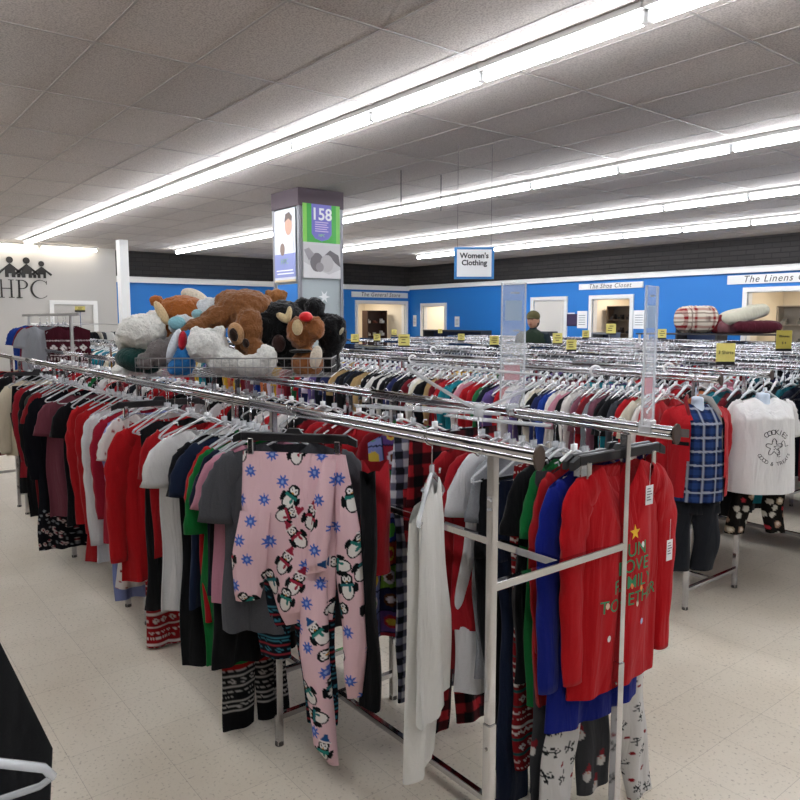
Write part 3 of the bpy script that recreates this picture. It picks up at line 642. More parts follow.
def decal(parent, mb, me, x, z, name='print', eps=.0018):
    bv = BVHTree.FromPolygons(mb.v, mb.f)
    for v in me.vertices:
        X, Z = v.co.x+x, v.co.z+z; h = bv.ray_cast(Vector((X, -1, Z)), Vector((0, 1, 0)))
        yy = h[0].y if h[0] else 0
        v.co = (X, yy-eps+min(v.co.y, 0)*.3, Z)
    return link(name, me, parent)
M_gprint = pmat('green_print', '#35875a', .7); M_gold = pmat('gold_print', '#f0b818', .5); M_tag = M_paper
for txt, z, s in (('FUN', -.395, .062), ('LOVE', -.447, .062), ('FAMILY', -.50, .060), ('TOGETHER', -.556, .059)):
    decal(hs, hs_mb, text_mesh(txt, s, M_gprint, space=1.05, bold=.0002), .026, z, 'lettering')
st = []
for k in range(10): q = PI/2+k*PI/5; rr = .026 if k % 2 == 0 else .011; st.append((rr*math.cos(q), rr*math.sin(q)))
decal(hs, hs_mb, MB().poly(st, -.001, .001).mesh('star', M_gold), .028, -.338, 'gold_star')
decal(hs, hs_mb, text_mesh('little\nholiday', .012, M_paper), 0.005, -.232, 'neck_print') if False else None
for k, (x, z, c) in enumerate([(.07, -.385, '#e8e4e0'), (.02, -.51, '#e87a4a'), (-.10, -.55, '#f0c8b0'), (.07, -.53, '#e8903a'), (.05, -.575, '#f2d0c0'), (.085, -.645, '#9fb4d8'), (-.085, -.66, '#e8e4e0')]):
    bb = MB(); bb.ell((0, 0, 0), (.007, .001, .011), 8, 6); decal(hs, hs_mb, bb.mesh('bulb', pmat('bulb_'+c, c, .5)), x, z, 'printed_bulb')
def tag(x, y, z, label, w=.038, h=.062):
    o = link('price_tag', None, hs, (x, y, z)); o['label'] = label
    link('card', MB().box(-w/2, w/2, -.0006, .0006, -h, 0).mesh('card', M_paper), o)
    link('string', MB().tube([(0, 0, -.004), (.0, 0, .07)], .0007, 4).mesh('string', M_white_pl), o)
    b = MB()
    for k in range(5): b.box(-w*.35, w*(.1+.25*((k*7) % 3)/2), -.0012, -.0007, -.012-k*.009, -.009-k*.009)
    link('print_lines', b.mesh('print', pmat('grey_ink', '#6a6a70', .6)), o)
tag(.075, -.06, -.19, 'white card price tag')
tag(.20, -.06, -.39, 'white card price tag', .032, .07)
# long white robe on the front rail
garment('dress', 'long white robe hanging sideways on the front rail left of the chrome post', 'dress', -1.545, RAILA+.0, shirt(w=.30, Ln=.66, sl=None, seed=51, neck=.05, flare=.06, fold=.010, d=.022, slope=.5), cloth('#dedcd6', .05), rz=2.25, hang='clear')
o = garment('shirt', 'long white sleeve of fleece hanging down from the long white robe', 'dress', -1.56, RAILA-.02, shirt(w=.22, Ln=.80, sl=None, seed=52, neck=.03, flare=.0, fold=.008, d=.028, zs=-.18, slope=.5), cloth('#e2e0da', .05), rz=2.1, hang=None)
o['label'] = 'long white nightshirt hanging lowest beside the white robe'
# --- rear rail, left of the patchwork pajamas: packed behind the front garments
cn = {'#b3161e': 'red', '#c0202a': 'scarlet', '#141518': 'black', '#dcdad8': 'white', '#8a1420': 'crimson', '#20242c': 'charcoal', '#0f6a35': 'green', '#9a9ca0': 'grey', '#1b2540': 'navy', '#a06070': 'rose'}
sv = [shirt(sl=s, Ln=l, seed=60+i, w=ww, res=.016) for i, (s, l, ww) in enumerate([('short', .62, .42), ('long', .66, .42), ('short', .7, .45), ('long', .6, .40)])]
svm = [b.mesh('shirt', cloth('#141518'), True) for b in sv]
pal = list(cn); seq = ''
xs = np.arange(-2.5, -8.2, -.105); names = [rnd.choice(pal[:5] if rnd.random() < .75 else pal) for _ in xs]
used = {}
def neigh_label(names, i, cn, tail):
    a = cn[names[i]]; l = cn[names[i-1]] if i else 'the rail end'; r_ = cn[names[i+1]] if i < len(names)-1 else 'the rail end'
    lab = '%s shirt between %s and %s ones, %s' % (a, r_, l, tail)
    n = used.get(lab, 0); used[lab] = n+1
    return lab if n == 0 else lab + ', %s such leftward' % ORD[n]
for i, x in enumerate(xs):
    o = thing('shirt', neigh_label(names, i, cn, 'front rack rear rail'), 'shirt', (x, RAILB+.04, 1.37-rnd.uniform(0, .02)), rz_(), 'shirts on the rear rail of the front rack', svm[i % 4]); setmat(o, cloth(names[i]))
    hanger(x+.004, RAILB+.04, 1.37, R90+rnd.uniform(-.12, .12), 'clear plastic hanger on the rear rail of the front rack, carrying a shirt', 'clear' if i % 3 else 'white', 'shirt hangers on the rear rail of the front rack')
# far part of the front rail beyond the cream sweater
for i in range(6):
    c = ['#141518', '#dcdad8', '#8a1420', '#20242c', '#b3161e', '#d9cdb4'][i]
    o = thing('shirt', '%s shirt at the far left picture edge beyond the cream sweater' % ['black', 'white', 'dark red', 'charcoal', 'bright red', 'beige'][i], 'shirt', (-6.7-.14*i, RAILA, 1.37), rz_(), None, svm[i % 4]); setmat(o, cloth(c))
# empty clear hangers on and over the front rails
for i in range(18):
    x = -2.55-i*.24+rnd.uniform(-.03, .03)
    hanger(x, RAILA, 1.37, R90+rnd.uniform(-.6, .6), 'empty clear plastic hanger on the front rail left of the penguin pajamas', 'clear', 'empty hangers on the front rail', tilt=(rnd.uniform(-.1, .1), rnd.uniform(-.12, .12)))
for i, (x, y, rz, t) in enumerate([(-2.15, 1.64, .35, 1.35), (-1.85, 1.62, .25, 1.5), (-1.62, 1.60, .2, 1.45)]):
    hanger(x, y-.08, 1.40, rz, 'empty clear hanger lying flat behind the front rail, %s' % ['above the patchwork pajamas', 'above the plaid pajamas', 'above the white tee'][i], 'clear', None, tilt=(t, 0))
hanger(-1.36, RAILA, 1.37, 1.2, 'clear clip hanger sticking up at the end of the front rail', 'clear', tilt=(2.9, .1))

# ---------------------------------------------------------------- second rack row: packed shirts
cn2 = {'#15171c': 'black', '#1c2233': 'navy', '#b79a6a': 'tan', '#e0ddd8': 'white', '#2c3568': 'indigo', '#d8cfbb': 'cream', '#c01c26': 'red', '#7c1c28': 'maroon', '#1f8a9a': 'teal', '#d28fa0': 'pink', '#2f7a4a': 'green',
       '#6d5a9c': 'purple', '#cfc4d8': 'lilac', '#2446a8': 'blue', '#8a5566': 'mauve', '#8b8e94': 'grey', '#e0b838': 'yellow', '#d07a4c': 'orange', '#4a4d55': 'slate'}
inv = {v: k for k, v in cn2.items()}
order = 'navy,black,navy,black,black,tan,tan,black,black,white,black,white,black,black,indigo,black,black,maroon,white,cream,black,tan,maroon,red,red,teal,teal,black,white,pink,red,red,green,black,navy,purple,red,red,white,lilac,purple,black,white,cream,black,indigo,blue,white,white,pink,black,white,mauve,red,maroon,grey,mauve,black,teal,black,slate,navy,red,red,cream,white,red,red'.split(',')
left = [rnd.choice(list(inv)) for _ in range(40)]
seq2 = left + order
N2 = len(order); xo = np.interp(np.linspace(0, 1, N2), [0, .10, .35, .6, .8, 1], [-5.55, -5.2, -4.2, -3.4, -2.85, -2.38]); xl = np.linspace(-9.3, -5.62, 40)
xs2 = np.concatenate([xl, xo]); svf = [shirt(sl=s, Ln=l, seed=80+i, w=ww, res=.018).mesh('shirt', cloth('#15171c'), True) for i, (s, l, ww) in enumerate([('short', .66, .42), ('long', .66, .42), ('long', .72, .45), ('short', .75, .44), ('long', .62, .40)])]
nm2 = [inv[k] for k in seq2][::-1]; xs2 = xs2[::-1]
for i, x in enumerate(xs2):
    o = thing('shirt', neigh_label(nm2, i, cn2, 'mannequin row front rail'), 'shirt', (x, 3.9, 1.37-rnd.uniform(0, .02)), R90+rnd.uniform(-.12, .12), 'shirts on the front rail of the mannequin row', svf[i % 5]); setmat(o, cloth(nm2[i]))
    hanger(x+rnd.uniform(-.006, .006), 3.9, 1.37, R90+rnd.uniform(-.12, .12), 'pale plastic hanger carrying a shirt on the front rail of the mannequin row', ('clear', 'white')[i % 2], 'hangers on the front rail of the mannequin row')
xs3 = np.arange(-2.12, -7.6, -.085); nm3 = [inv[k] for k in ('teal,black,maroon,teal,orange,black,red'.split(',')+[rnd.choice(list(inv)) for _ in xs3])][:len(xs3)]
for i, x in enumerate(xs3):
    o = thing('shirt', neigh_label(nm3, i, cn2, 'mannequin row rear rail'), 'shirt', (x, 4.5, 1.37), R90+rnd.uniform(-.12, .12), 'shirts on the rear rail of the mannequin row', svf[(i*3) % 5]); setmat(o, cloth(nm3[i]))
    hanger(x+.02, 4.5, 1.37, R90+rnd.uniform(-.25, .25), 'pale plastic hanger on the rear rail of the mannequin row', 'lo', 'hangers on the rear rail of the mannequin row')
nmx = ['#1f8a9a', '#15171c', '#7c1c28', '#1b6f80', '#d07a4c', '#c01c26']
for i, (x, l) in enumerate([(-1.86, .95), (-1.78, 1.0), (-1.66, .9), (-1.58, .95), (-1.5, .7), (-1.42, .9)]):
    pass
# third and later rows: densest hangers; beyond what can be told apart they are one mass per row
hl = hanger_mb(True); hk = hook_mb(4); off = len(hl.v); hv = np.array(hl.v+hk.v); hf = hl.f+[tuple(i+off for i in f) for f in hk.f]
def simple_shirt(seed): return shirt(sl='short', Ln=.62, seed=seed, w=.42, res=.05, fold=.004)
ssm = [simple_shirt(s) for s in (1, 2, 3)]
def replicate(vs, fs, xs, Y, z, colors, seed, tiltv=.12, zr=.015):
    r = np.random.RandomState(seed); n = len(vs); V = []; F = []; C = []
    for i, x in enumerate(xs):
        a = PI/2+r.uniform(-.35, .35); t = r.uniform(-tiltv, tiltv); ca, sa = math.cos(a), math.sin(a)
        p = vs.copy(); p[:, 0] += p[:, 2]*t
        q = np.empty_like(p); q[:, 0] = p[:, 0]*ca-p[:, 1]*sa+x; q[:, 1] = p[:, 0]*sa+p[:, 1]*ca+Y; q[:, 2] = p[:, 2]+z-r.uniform(0, zr)
        V.append(q); F += [tuple(k+i*n for k in f) for f in fs]; C.append(np.repeat(np.array(L(colors[r.randint(len(colors))]))[None], n, 0))
    b = MB(); b.v = [tuple(v) for v in np.concatenate(V)]; b.f = F; CC = np.concatenate(C); return b, (lambda A: CC)
dark = ['#15171c', '#1c2233', '#15171c', '#23262e', '#4a4d55', '#7c1c28', '#2c3568', '#c01c26', '#d8cfbb', '#8b8e94', '#6d5a9c', '#1f6a78', '#d28fa0', '#e0ddd8']
hcol = ['#d6dadd', '#c6cacd', '#e6e8ea', '#aeb2b6', '#dfe3e6', '#2a2b30', '#f0f1f3']
M_hst = vcol('pale_hanger_plastic', .3)
def stuff(name, label, cat, mb, paint, m):
    o = thing(name, label, cat, me=mb.mesh(name, m, True, paint)); o['kind'] = 'stuff'; return o
for k, (Y, xa, xb, nm) in enumerate([(5.3, -1.3, -7.6, 'front rail of the third row'), (5.9, -1.3, -7.6, 'rear rail of the third row'), (6.9, -1.0, -10.5, 'front rail of the fourth row'), (7.5, -1.0, -10.5, 'rear rail of the fourth row'), (8.5, -1.4, -10.8, 'front rail of the fifth row'), (9.1, -1.4, -10.8, 'rear rail of the fifth row'),
                                   (10.3, -1.8, -11.2, 'front rail of the row nearest the blue wall'), (10.9, -1.8, -11.2, 'rear rail of the row nearest the blue wall'), (5.3, -9.6, -14.6, 'rail behind the pillar')]):
    step = .055 if Y < 6 else .075
    mb, pt = replicate(hv, hf, np.arange(xa, {2: -6.4, 0: -6.1}.get(k, xb), -step), Y, 1.37, hcol, k); stuff('clothes_hangers', 'mass of pale plastic hangers crowding the %s' % nm, 'hangers', mb, pt, M_hst)
    s_ = ssm[k % 3]; cols = dark
    mb, pt = replicate(np.array(s_.v), s_.f, np.arange(xa-.05, {2: -6.4, 0: -6.1}.get(k, xb), -.085), Y, 1.37, cols, k+30); stuff('packed_clothes', 'packed row of clothes hanging under the hangers on the %s' % nm, 'clothes', mb, pt, vcol('packed_cloth'))

jm = pants(w=.40, Ln=1.0, leg=.2, hem=.17, zs=-.07, res=.05, seed=200, rise=.26).mesh('jeans', cloth('#1c2740'), True)
for Y, xa, xb, nm in ((6.9, -6.5, -10.3, 'rail of jeans in the fourth row'), (5.3, -6.2, -7.5, 'third row rail near the pillar')):
    for i, x in enumerate(np.arange(xa, xb, -.13)):
        c = rnd.choice(['#1c2740', '#263354', '#15171c', '#2a3a5c', '#101218'])
        o = thing('jeans', 'dark jeans packed on the %s' % nm, 'jeans', (x, Y, 1.37), R90+rnd.uniform(-.3, .3), 'jeans on the %s' % nm, jm); setmat(o, cloth(c))

# ---------------------------------------------------------------- torso forms at the end of the second row
def remesh(o, vox=.012, sm=6, furry=False):
    m = o.modifiers.new('remesh', 'REMESH'); m.mode = 'VOXEL'; m.voxel_size = vox; m.use_smooth_shade = True
    m = o.modifiers.new('smooth', 'SMOOTH'); m.iterations = sm; m.factor = .5
    if furry:
        t = bpy.data.textures.get('fur_noise') or bpy.data.textures.new('fur_noise', 'CLOUDS'); t.noise_scale = .028; t.noise_depth = 3
        m = o.modifiers.new('fur', 'DISPLACE'); m.texture = t; m.strength = .03; m.mid_level = .5
M_form = pmat('pale_blue_plastic', '#c9d6e6', .35)
def torso(x, y, rz, s, label):
    b = MB(); b.tube([(0, 0, .06), (0, 0, 0), (0, 0, -.05), (0, 0, -.12), (0, 0, -.25), (0, 0, -.42), (0, 0, -.5)], [.045, .045, .055, .10, .11, .10, .085], 18, sy=1.5); b.ell((.13, 0, -.13), (.06, .05, .05)).ell((-.13, 0, -.13), (.06, .05, .05))
    b.v = [(p[0]*s, p[1]*s, p[2]*s) for p in b.v]
    o = thing('torso_form', label, 'mannequin', (x, y, 1.24), rz, me=b.mesh('torso_form', M_form, True)); remesh(o, .01, 4)
    hk_ = MB().tube([(0, 0, .05), (0, 0, .13), (0, .03, .155), (0, .06, .14), (0, .065, .12)], .004, 6).mesh('hook', M_chrome, True); link('hook', hk_, o)
JX, JY, JR = -2.14, 3.80, 1.0
torso(JX, JY, JR, .66, 'pale torso form wearing the red jacket over the plaid shirt')
def worn(kind, label, cat, x, y, rz, mb, mat=None, paint=None, z=1.24):
    return thing(kind, label, cat, (x, y, z), rz, None, mb.mesh(kind, vcol() if paint is not None else mat, True, paint))
worn('shirt', 'blue plaid shirt under the red jacket on the left torso form', 'shirt', JX, JY, JR, shirt(w=.30, Ln=.53, sl=None, zs=.0, d=.115, neck=.045, scoop=.012, res=.0045, seed=91, fold=.002, slope=.28), paint=plaid('#16234c', '#2d4a86', '#c9cfda', .075))
jmb = shirt(w=.35, Ln=.51, sl='long', sll=.42, zs=.005, d=.13, neck=.06, scoop=.02, res=.012, seed=92, fold=.007, openf=.085, slope=.3)
jk = worn('jacket', 'open red zip jacket with grey striped chest patch, left torso form', 'jacket', JX, JY, JR, jmb, cloth('#c01a24'))
for nm, z0, z1, c in (('chest_patch', -.17, -.125, '#77706f'), ('chest_stripe', -.215, -.195, '#1c1a1c')):
    b = MB(); bv = BVHTree.FromPolygons(jmb.v, jmb.f); n = 10
    vs = []
    for i in range(n+1):
        X = -.165+.075*i/n
        for Z in (z0-.0*i/n, z1-.0*i/n):
            h = bv.ray_cast(Vector((X, -1, Z)), Vector((0, 1, 0))); vs.append((X, (h[0].y if h[0] else -.08)-.003, Z))
    link(nm, MB().add(vs, [(2*i, 2*i+2, 2*i+3, 2*i+1) for i in range(n)]).mesh(nm, cloth(c), True), jk)
for sd in (-1, 1):
    link('collar', MB().tube([(sd*.035, .05, .03), (sd*.07, -.0, .02), (sd*.085, -.07, -.05), (sd*.088, -.10, -.16), (sd*.095, -.105, -.3)], [.02, .022, .022, .014, .006], 8, sy=.5).mesh('collar', cloth('#a9a4a0' if sd > 0 else '#8e1c24'), True), jk)
worn('trousers', 'dark charcoal trousers below the red jacket on the left torso form', 'trousers', JX, JY, JR, pants(w=.28, Ln=.49, leg=.15, hem=.135, zs=-.46, d=.05, rise=.16, seed=93, gap=.01), cloth('#23262d'))
TX, TY, TR = -1.99, 4.24, 1.0
torso(TX, TY, TR, .74, 'pale torso form wearing the white gingerbread tee')
tmb = shirt(w=.37, Ln=.54, sl='short', sll=.2, zs=.02, d=.12, neck=.055, scoop=.02, res=.01, seed=94, fold=.003, flare=.06, slope=.3)
tee = worn('shirt', 'white tee with gingerbread man drawing and words, right torso form', 'shirt', TX, TY, TR, tmb, cloth('#e4e3e2', .04))
def arc_text(txt, r_, a0, a1, size, cx, cz, parent, mb, mat, up=True):
    for i, ch in enumerate(txt):
        if ch == ' ': continue
        a = a0+(a1-a0)*i/max(1, len(txt)-1); me = text_mesh(ch, size, mat); me.transform(Matrix.Rotation(-(a-PI/2) if up else -(a+PI/2), 4, 'Y')); decal(parent, mb, me, cx+r_*math.cos(a), cz+r_*math.sin(a), 'lettering')
arc_text('COOKIES', .085, 2.2, .75, .042, .0, -.25, tee, tmb, M_ink); arc_text('GOOD & TREATS', .10, -2.6, -.5, .03, .0, -.245, tee, tmb, M_ink, False)
ol = []
for k in range(49):
    q = 2*PI*k/48; r_ = .036+.014*math.cos(5*(q-PI/2)); ol.append((r_*math.cos(q)-.005, -1, r_*math.sin(q)-.25))
bv = BVHTree.FromPolygons(tmb.v, tmb.f)
def onf(p): h = bv.ray_cast(Vector(p), Vector((0, 1, 0))); return (p[0], (h[0].y if h[0] else 0)-.001, p[2])
link('gingerbread_outline', MB().tube([onf(p) for p in ol], .0022, 4).mesh('outline', M_ink), tee)
link('gingerbread_outline', MB().tube([onf((p[0]*1-.0+.052, -1, p[2]-.012)) for p in ol[4:34]], .0016, 4).mesh('outline', M_ink), tee)
for q in ((-.015, -.215), (.007, -.215), (-.005, -.245), (-.005, -.262)):
    b = MB(); b.ell((0, 0, 0), (.0035, .001, .0035), 8, 6); decal(tee, tmb, b.mesh('dot', M_ink), q[0], q[1], 'button')
worn('leggings', 'black leggings with big cream floral and snowman print, right torso form', 'leggings', TX, TY, TR, pants(w=.34, Ln=.50, leg=.13, hem=.115, zs=-.28, d=.05, rise=.16, seed=95, spread=.03, res=.007),
     paint=scatter('#15120f', [blob('#b9a68c', .021, .021, '#e0d6c4'), blob('#a98a74', .019, .02, '#d8c8b8'), blob('#c9c4b8', .018, .018), blob('#b8323e', .012, .012)], 90, (-.24, .26, -.9, -.2), 9))

# ---------------------------------------------------------------- wire basket of plush toys
cr = math.cos(math.radians(51.6)); sr = math.sin(math.radians(51.6)); BC = (-3.95, 1.96)
def T(px, py, f=0.):                      # basket frame: across, deep, up
    return ((px-243)*.00587, f, 1.7-(py-320)*.00587)
RB = math.radians(51.6)
def cell(o): return o
b = thing('wire_basket', 'wide chrome wire basket holding the pile of plush toys', 'basket', (BC[0], BC[1], 1.39), RB)
M_wire = pmat('wire_steel', (.5, .5, .5), .35, .9)
x0, x1, y0, y1, hz = -.54, .54, -.28, .30, .10
for z, nm in ((.0, 'bottom_wire'), (.05, 'middle_wire'), (hz, 'rim')):
    link(nm, MB().tube([(x0, y0, z), (x1, y0, z), (x1, y1, z), (x0, y1, z)], .004 if nm == 'rim' else .0028, 6, closed=True).mesh(nm, M_wire), b)
up_f = MB(); n = 25
for i in range(n+1):
    x = x0+(x1-x0)*i/n; link('upright_wire', MB().tube([(x, y0, hz), (x, y0, 0), (x, y1, 0), (x, y1, hz)], .002, 4).mesh('wire', M_wire), b)
for i in range(1, 8):
    y = y0+(y1-y0)*i/8; link('cross_wire', MB().tube([(x0, y, hz), (x0, y, 0), (x1, y, 0), (x1, y, hz)], .002, 4).mesh('wire', M_wire), b)
def plush(label, balls, c, parts=(), c2=None, vox=.011):
    """balls: (px, py, depth, half-width px, half-height px[, half-depth px][, tilt])"""
    px, py, f = balls[0][:3]; o0 = T(px, py, f); X = BC[0]+o0[0]*cr-o0[1]*sr; Y = BC[1]+o0[0]*sr+o0[1]*cr
    def mk(bl):
        m = MB()
        for q in bl:
            p = T(*q[:3]); rd = (q[5] if len(q) > 5 else min(q[3], q[4]))*.00587
            rot = Matrix.Rotation(q[6] if len(q) > 6 else 0, 3, 'Y')
            m.ell((p[0]-o0[0], p[1]-o0[1], p[2]-o0[2]), (q[3]*.00587, rd, q[4]*.00587), 20, 14, rot)
        return m
    o = thing('plush_toy', label, 'stuffed toy', (X, Y, o0[2]), RB, 'plush toys in the wire basket', mk(balls).mesh('plush_toy', fur(c, c2), True)); remesh(o, vox, 3, True)
    for (nm, bl, pc_) in parts:
        p = link(nm, mk(bl).mesh(nm, fur(pc_) if nm not in ('eye', 'nose') else pmat('toy_'+pc_, pc_, .3), True), o)
        if nm not in ('eye', 'nose'): remesh(p, .008, 2)
    return o
plush('ginger brown plush bear with cream ears at the back left of the basket', [(178, 312, .15, 27, 17, 20, .15), (149, 301, .15, 7, 7), (205, 318, .12, 18, 10), (166, 330, .18, 14, 22), (150, 335, .2, 20, 14)], '#a8612a',
      [('inner_ear', [(161, 313, .02, 5, 14, 3, -.5)], '#e0c49a'), ('ear', [(186, 298, .22, 17, 9, 8, .5)], '#e2d8c4')])
plush('white plush bear with dark green scarf at the left end of the basket', [(143, 332, -.02, 24, 18, 20), (120, 340, .05, 9, 11), (152, 318, .05, 10, 8), (137, 362, .02, 20, 14), (122, 371, -.05, 9, 7), (148, 350, .0, 18, 12)], '#e6e4dc',
      [('scarf', [(140, 359, -.035, 24, 13, 16, .1), (152, 364, -.08, 12, 9, 8)], '#0f3b37')])
plush('white and pale blue plush cub lying behind the big brown bear', [(206, 310, .12, 16, 13), (197, 322, .08, 12, 10), (182, 324, -.02, 13, 9, 9, -.4), (215, 302, .15, 9, 7)], '#dfe4e6', [('paw_pad', [(180, 323, -.06, 9, 7, 5)], '#8cc3cf'), ('muzzle', [(196, 314, .03, 6, 5, 5)], '#9fd0dc')])
plush('grey plush toy drooping over the basket front beside the green scarf', [(167, 352, -.10, 15, 14, 12, .5), (152, 360, -.13, 9, 8), (180, 345, -.06, 12, 12)], '#77706e')
plush('bright blue and white plush toy left of the white teddy bear', [(188, 357, -.12, 12, 18, 11), (196, 335, -.05, 12, 10), (182, 366, -.14, 8, 9)], '#2f7fc4', [('white_stripe', [(181, 345, -.15, 5, 18, 8, .35)], '#dfe6ee'), ('red_patch', [(190, 340, -.16, 4, 10, 6, .1)], '#c01f34')])
plush('big brown plush bear lying face down in the middle of the pile', [(243, 310, .08, 30, 21, 24), (218, 318, .02, 22, 13, 14, -.45), (196, 328, -.04, 17, 9, 10, -.5), (250, 332, -.06, 15, 24, 13, .15), (258, 352, -.10, 10, 14, 10), (228, 303, .1, 18, 14)], '#8a5a34',
      [('foot_pad', [(240, 334, -.17, 4.5, 7, 4, -.2)], '#2c1c14'), ('foot_pad', [(252, 342, -.19, 3.5, 5, 3, -.2)], '#2c1c14'), ('sole', [(241, 333, -.145, 8, 11, 6, -.2)], '#b98f66')])
plush('small golden plush head poking up behind the big brown bear', [(270, 297, .22, 11, 9), (262, 292, .22, 4, 4), (278, 293, .22, 4, 4)], '#a06a3a')
plush('white plush teddy bear sprawled at the front of the basket', [(214, 345, -.16, 20, 17, 17), (203, 332, -.16, 6, 6), (226, 331, -.16, 6, 6), (233, 360, -.18, 20, 13, 13), (258, 364, -.2, 18, 11, 12), (272, 356, -.2, 10, 13, 11)], '#e9e8e2')
plush('large black plush bear slumped right of the brown bear', [(280, 322, .08, 25, 22, 22), (264, 330, .0, 12, 18), (285, 350, .05, 18, 20), (300, 305, .12, 9, 8)], '#101011', [('belly_patch', [(280, 343, -.07, 7, 9, 5)], '#3a2622')])
plush('brown plush reindeer with red nose and cream antlers, right side', [(302, 333, -.06, 14, 17, 13, -.3), (316, 328, -.10, 10, 12, 10), (308, 362, -.08, 16, 14, 13)], '#9a6238',
      [('antler', [(285, 318, -.08, 8, 4, 4, .6), (291, 314, -.08, 3, 8, 4, .1)], '#dcc79a'), ('ear', [(301, 327, -.17, 5.5, 8, 4)], '#d8c298'), ('nose', [(309, 317, -.16, 6.5, 5, 6)], '#d0121c'), ('belly', [(318, 356, -.15, 6, 12, 6, .2)], '#e0d4c0'), ('collar', [(303, 350, -.13, 12, 2, 8)], '#1a1614')])
plush('black plush bear with raised arm at the right end', [(312, 309, .1, 11, 12), (330, 335, .08, 15, 22, 14), (338, 324, .06, 7, 8, 6), (328, 362, .06, 11, 14)], '#0c0c0e', [('paw_tip', [(341, 331, .0, 2, 5, 2, .5)], '#cfc6a8')])

# ---------------------------------------------------------------- posters pillar
PXc, PYc = -8.48, 5.165
pl = thing('pillar', 'square display pillar with dark cap and posters behind the plush toys', 'pillar', (PXc, PYc, 0))
M_pil = pmat('pillar_grey', '#aeb8ba', .5); M_cap = pmat('dark_plum_paint', '#4a3a42', .6)
link('shaft', MB().box(-.31, .31, -.31, .31, 0, 3.13).mesh('shaft', M_pil), pl); link('cap', MB().box(-.345, .345, -.345, .345, 3.13, 3.35, .004).mesh('cap', M_cap), pl)
for sx in (-1, 1):
    for sy in (-1, 1): link('corner_trim', MB().box(sx*.315-.02, sx*.315+.02, sy*.315-.02, sy*.315+.02, 0, 3.13).mesh('trim', pmat('trim_grey', '#8a8a90', .4)), pl)
link('blue_panel', MB().box(-.25, .25, -.318, -.31, 1.3, 2.16).mesh('panel', M_blue), pl)
def disc(cx, cz, rx, rz, y0, y1, n=20): return [(cx+rx*math.cos(2*PI*k/n), cz+rz*math.sin(2*PI*k/n)) for k in range(n)]
def poster(label, loc, rz, wd, ht, bg, shapes):
    o = thing('poster', label, 'poster', loc, rz); link('sheet', MB().box(-wd/2, wd/2, -.004, 0, 0, ht).mesh('sheet', pmat('poster_'+bg, bg, .4)), o)
    for k, (nm, pts, c) in enumerate(shapes):
        if isinstance(pts, str): continue
        link(nm, MB().poly(pts, -.0055-.0006*k, -.004).mesh(nm, pmat('print_'+c, c, .45)), o)
    return o
def box2(a, b_, c, d): return [(a, c), (b_, c), (b_, d), (a, d)]
sh = [('green_band', box2(-.28, .28, .45, .93), '#2fa52c'), ('light_edge', box2(-.28, -.22, .45, .93), '#7fc84a'), ('light_edge', box2(.22, .28, .45, .93), '#6fc04a'), ('purple_tab', [(-.15, .93), (-.15, .56), (-.10, .50), (0, .47), (.10, .50), (.15, .56), (.15, .93)], '#6f6cc0')]
pA = poster('green and purple poster reading 158 on the pillar side facing right', (PXc+.34, PYc, 2.235), R90, .57, .95, '#c9c6c8', sh)
def bend_text(parent, txt, size, mat, x, y, z, bold=0, **k): return link('lettering', text_mesh(txt, size, mat, bold=bold, **k), parent, (x, y, z))
bend_text(pA, '158', .21, M_paper, 0, -.009, .80, .004)
M_pk = pmat('pale_pink_print', '#c9b6dc', .5)
for k in range(5): link('text_line', MB().box(-.10, .10-.02*(k % 2), -.0095, -.008, .70-.028*k, .712-.028*k).mesh('line', M_pk), pA)
bend_text(pA, 'HPC', .05, pmat('lime_print', '#8fd07a', .5), 0, -.009, .54)
bw = poster('black and white photo poster of a sleeping baby below the green poster', (PXc+.348, PYc, 2.235), R90, .56, .42, '#c4c2c2', [('blanket', [(-.28, .0), (-.28, .2), (-.1, .12), (.1, .05), (.28, .12), (.28, 0)], '#dad8d8'), ('dark_cloth', [(.02, .28), (.12, .36), (.25, .30), (.28, .15), (.2, .2), (.1, .3)], '#5c5658'), ('head', disc(-.08, .2, .10, .12, 0, 0), '#6d6668'), ('face', disc(.07, .19, .10, .11, 0, 0), '#b4b0b0'), ('cheek', disc(-.04, .14, .06, .06, 0, 0), '#8d8889'), ('shadowed_fold', [(-.27, .35), (-.2, .38), (-.12, .3), (-.2, .22)], '#9b9698')])
pL = poster('pale lilac poster with a child on the pillar side facing left', (PXc, PYc-.34, 2.19), 0, .54, .92, '#d8dbe6', [('lilac_field', box2(-.27, .27, .06, .36), '#9099d0'), ('shirt', [(-.2, .36), (-.1, .5), (.1, .6), (.2, .55), (.22, .36)], '#e8ecf2'), ('head', disc(.1, .72, .09, .13, 0, 0), '#c99a80'), ('hair', [(.0, .76), (.03, .86), (.12, .88), (.19, .82), (.18, .76), (.1, .8)], '#5a4238'), ('hand', disc(-.06, .42, .06, .08, 0, 0), '#8d7468'), ('white_strip', box2(-.22, .2, .14, .155), '#f4f4f8'), ('white_strip', box2(-.2, .22, .10, .115), '#f4f4f8'), ('bottom_band', box2(-.27, .27, .0, .03), '#d8c8a4')])
bend_text(pL, 'HPC', .10, pmat('soft_green_print', '#93b7a4', .5), 0, -.012, .26)
sn = []
for k in range(24): q = 2*PI*k/24; rr = .09 if k % 4 == 0 else (.035 if k % 4 == 2 else .045); sn.append((rr*math.cos(q), rr*math.sin(q)))
link('snowflake_sticker', MB().poly(sn, -.002, 0).mesh('snowflake', M_paper), pl, (.313, .05, 2.0), (0, 0, R90))

